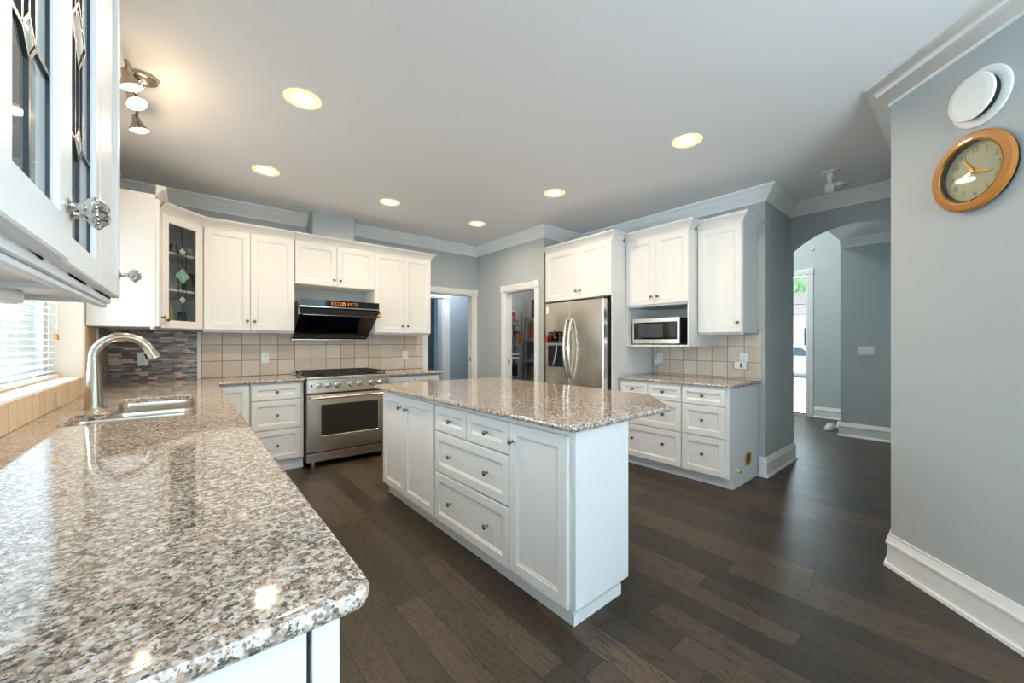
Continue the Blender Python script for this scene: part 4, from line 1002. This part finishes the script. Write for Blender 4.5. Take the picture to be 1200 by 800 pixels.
# ------------------------------------------------------------------ pantry
PX, PYB = 4.30, 4.80
r = thing('metal_rack', 'grey metal shelving rack inside the pantry', 'shelf', (4.52, 4.28, .001))
for x in (-.2, .2):
    for y in (-.52, .52):
        mb = MB(); mb.box(x-.014, x+.014, y-.014, y+.014, .002, 2.0, .002); mb.build('post', 'wire', r)
RS = [.33, .66, .985, 1.33, 1.66]
for z in RS:
    mb = MB(); mb.box(-.215, .215, -.535, .535, z, z+.012)
    mb.box(-.217, -.213, -.537, .537, z-.03, z+.014); mb.box(.213, .217, -.537, .537, z-.03, z+.014); mb.build('shelf', 'wire', r)
r = thing('wall_shelving', 'white shelving column on the left wall inside the pantry', 'shelf', (3.95, 4.88, .001))
for x in (-.285, .285): 
    
    for y in (-.092, .104):
        mb = MB(); mb.box(x-.008, x+.008, y-.008, y+.008, .002, 1.80); mb.build('post', 'wire', r)
WS = [.30, .60, .72, 1.0, 1.22, 1.55, 1.68]
for z in WS:
    mb = MB(); mb.box(-.276, .276, -.10, .112, z, z+.014, .002); mb.build('shelf', 'wire', r)
PM = {}
def pcol(n, c, rough=.5, metal=0):
    M[n] = pm(n, c, rough, metal, var=.1, scale=20); return n
pcol('pot_black', (24, 24, 26), .35); pcol('tin', (170, 172, 174), .3, .9); pcol('paper_white', (222, 222, 222), .6); pcol('amber', (168, 92, 36), .3); pcol('blue_box', (104, 142, 178), .5); pcol('box_red', (176, 52, 48), .6); pcol('grey_bin', (92, 96, 104), .5); pcol('basket', (140, 126, 108), .8)
def pbox(name, label, cat, x, y, z, sx_, sy_, h, mat, lid=None):
    r = thing(name, label, cat, (x, y, z))
    mb = MB(); mb.box(-sx_/2, sx_/2, -sy_/2, sy_/2, z+.0005, z+h, .006); mb.build('body', mat, r)
    mb = MB(); mb.box(-sx_/2-.004, sx_/2+.004, -sy_/2-.004, sy_/2+.004, z+h+.0003, z+h+.02, .004); mb.build('lid', lid or mat, r)
def pcyl(name, label, cat, x, y, z, rad, h, mat, lid=None):
    r = thing(name, label, cat, (x, y, z))
    mb = MB(); mb.lathe([(rad*.97, .0005), (rad, .004), (rad, h-.004), (rad*.98, h)], (0, 0, z), n=20); mb.build('body', mat, r)
    mb = MB(); mb.lathe([(rad*1.03, h+.0003), (rad*1.03, h+.015), (rad*.9, h+.02), (.01, h+.022), (.01, h+.035), (.002, h+.036)], (0, 0, z), n=20); mb.build('lid', lid or mat, r)
T = .0125
pcyl('stock_pot', 'tall black stock pot on the top shelf of the pantry rack', 'pot', 4.48, 4.62, 1.66+T, .14, .30, 'pot_black', 'tin')
pcyl('amber_jug', 'amber brown glass jug on the second pantry rack shelf', 'jug', 4.42, 4.70, 1.33+T, .075, .22, 'amber')
pcyl('frying_pan', 'low black pan beside the amber jug on the pantry rack', 'pan', 4.43, 4.50, 1.33+T, .11, .06, 'pot_black')
pcyl('canister', 'pale canister on the third shelf of the pantry rack', 'canister', 4.40, 4.46, .985+T+.105, .04, .10, 'paper_white')
pbox('storage_box', 'blue storage box on the third shelf of the pantry rack', 'box', 4.45, 4.52, .985+T, .28, .26, .08, 'blue_box')
pbox('storage_box', 'dark grey bin left of the blue box on the pantry rack', 'box', 4.45, 4.71, .985+T, .20, .09, .14, 'grey_bin')
pcyl('steel_canister', 'steel canister on the fourth shelf of the pantry rack', 'canister', 4.42, 4.50, .66+T, .085, .22, 'tin')
pbox('storage_box', 'woven brown box on the fourth pantry rack shelf', 'box', 4.45, 4.69, .66+T, .20, .12, .20, 'basket')
T2 = .0145
for k in range(3):
    pbox('snack_box', ['red snack box at the front of the pantry wall shelf top', 'red snack box in the middle of the pantry wall shelf top', 'red snack box at the back of the pantry wall shelf top'][k], 'box', 3.77+.14*k, 4.87, 1.68+T2, .11, .15, .07, 'box_red', 'paper_white')
pcyl('canister', 'large white canister on the pantry wall shelf under the snack boxes', 'canister', 3.85, 4.87, 1.22+T2, .075, .20, 'paper_white')
pbox('storage_box', 'dark bin beside the large white canister on the pantry wall shelf', 'box', 4.04, 4.87, 1.22+T2, .16, .16, .14, 'grey_bin')
for k in range(3):
    mb = MB(); mb.box(-.22, .22, -.085, .085, 0, .028, .005); solo('tray', mb, 'paper_white' if k % 2 == 0 else 'grey_bin', ['flat white tray lowest of the stack on the pantry wall shelf', 'flat grey tray between two white trays on the pantry wall shelf', 'flat white tray topmost of the stack on the pantry wall shelf'][k], 'tray', (3.95, 4.87, 1.0+T2+.0285*k+.0003))
pbox('storage_box', 'grey bin with white lid on the upper pantry wall shelf below the snack boxes', 'box', 3.80, 4.87, 1.55+T2, .16, .16, .07, 'grey_bin', 'paper_white')
pbox('storage_box', 'brown woven box on the upper pantry wall shelf below the snack boxes', 'box', 4.06, 4.87, 1.55+T2, .22, .16, .06, 'basket')
pbox('storage_box', 'dark bin on the pantry wall shelf between the trays and the low shelf', 'box', 4.08, 4.87, .72+T2, .12, .16, .18, 'pot_black', 'grey_bin')
pcyl('canister', 'amber jar next to the white canister on the pantry wall shelf', 'canister', 4.19, 4.86, 1.22+T2, .05, .20, 'amber', 'pot_black')
pbox('storage_box', 'black bin on the second lowest pantry wall shelf', 'box', 3.95, 4.87, .30+T2, .4, .17, .22, 'pot_black', 'grey_bin')
pcyl('canister', 'dark tin in the middle of the pantry wall shelf', 'canister', 3.72, 4.87, 1.22+T2, .045, .16, 'pot_black', 'tin')
pcyl('canister', 'steel canister on the low pantry wall shelf', 'canister', 3.84, 4.87, .72+T2, .06, .17, 'tin')
pcyl('flask', 'dark flask behind the steel canister on the low pantry shelf', 'flask', 3.965, 4.88, .72+T2, .04, .20, 'pot_black')

# ------------------------------------------------------------------ chair in the room behind the corridor doorway
r = thing('office_chair', 'dark chair beyond the corridor doorway, just its back showing', 'chair', (2.93, 5.62, .001), 20)
mb = MB(); mb.box(-.23, .23, -.22, .22, .44, .50, .02); mb.build('seat', 'rubber', r)
mb = MB(); pl = rpoly([(-.21, .60), (.21, .60), (.17, 1.02), (-.17, 1.02)], .07); mb.rings([[(p.x, .20+.0, p.y) for p in pl], [(p.x, .245, p.y) for p in pl]]); mb.build('backrest', 'rubber', r)
mb = MB(); mb.box(-.03, .03, .20, .235, .46, .65, .005); mb.build('back_post', 'black', r)
mb = MB(); mb.lathe([(.025, .09), (.025, .44)], n=12); mb.build('column', 'black', r)
for k in range(5):
    a = 2*PI*k/5; mb = MB(); mb.bar((0, 0, .09), (.27*math.cos(a), .27*math.sin(a), .075), .035, .03); o = mb.build('leg', 'black', r)
    mb = MB(); mb.ball((.27*math.cos(a), .27*math.sin(a), .031), .03); mb.build('caster', 'rubber', o)

# ------------------------------------------------------------------ street seen through the entry sidelight
mb = MB(); mb.box(8.45, 60, -20, 40, -.40, -.30); struct('ground', mb, 'lawn')
mb = MB(); mb.box(15, 27, -20, 40, -.2995, -.285); struct('road', mb, 'asphalt')
r = thing('car', 'white car parked on the street beyond the entry sidelight', 'car', (21.5, 5.3, -.284), 90)
prof = [(-2.1, .30), (-2.15, .62), (-2.0, .80), (-1.1, .95), (-.5, 1.42), (1.3, 1.46), (1.95, 1.0), (2.15, .92), (2.2, .45), (2.1, .28)]
mb = MB(); z = -.284
mb.rings([[(x, y, z+h) for x, h in prof] for y in (-.86, .86)]); mb.build('body', 'carpaint', r)
for sy in (-1, 1):
    mb = MB(); wn = [(-.9, .98), (-.42, 1.36), (1.22, 1.39), (1.72, 1.0)]; mb.rings([[(x, sy*.862, z+h) for x, h in wn], [(x, sy*.868, z+h) for x, h in wn]]); mb.build('side_window', 'carglass', r)
    for x in (-1.35, 1.35):
        mb = MB(); mb.lathe([(.2, 0), (.33, .005), (.33, .2), (.2, .205)], (x, sy*.78-.1, z+.335), (0, 1, 0), 20); wv = mb.build('wheel', 'rubber', r)
        mb = MB(); mb.lathe([(.2, 0), (.19, .01), (.03, .015)], (x, sy*.895, z+.335), (0, sy, 0), 16); mb.build('hubcap', 'wire', wv)
r = thing('house', 'pale house with grey roof across the street', 'house', (38, 8.5, -.299))
mb = MB(); mb.box(-3, 3, -6, 6, -.299, 3.4); mb.build('wall', 'siding', r)
mb = MB(); mb.rings([[(-3.5, y, 3.401), (3.5, y, 3.401), (0, y, 5.4)] for y in (-6.5, 6.5)]); mb.build('roof', 'roof', r)
for y in (-4, -1, 1.4, 4):
    mb = MB(); mb.box(-3.06, -3.001, y-.7, y+.7, 1.0, 2.5); q = mb.build('window', 'trim', r); mb = MB(); mb.box(-3.09, -3.061, y-.6, y+.6, 1.1, 2.4); mb.build('pane', 'carglass', q)
r = thing('tree', 'leafy green tree behind the house across the street', 'tree', (48, 11.5, -.299))
mb = MB(); mb.lathe([(.4, 0), (.28, 1.5), (.22, 4.5)], (0, 0, -.299), n=10); mb.build('trunk', 'bark', r)
mb = MB()
for k in range(40):
    a = random.uniform(0, 2*PI); q = random.uniform(0, 2.6); s_ = random.uniform(.8, 1.5)
    mb.ball((q*math.cos(a), q*math.sin(a), 5.2+random.uniform(-1.6, 2.8)), s_, s_, s_*.85, 8, 6)
for v in mb.bm.verts: v.co += Vector((random.uniform(-.12, .12), random.uniform(-.12, .12), random.uniform(-.12, .12)))
mb.build('foliage', 'leaf', r)
# ------------------------------------------------------------------ groups of repeats
GROUPS = {'snack_box': 'snack boxes on the pantry shelf', 'tray': 'trays stacked in the pantry', 'shoe': 'pair of shoes in the hall', 'wall_outlet': 'outlets on the tiled walls'}
for o in bpy.data.objects:
    g = GROUPS.get(o.name.split('.')[0])
    if g and o.parent is None: o['group'] = g
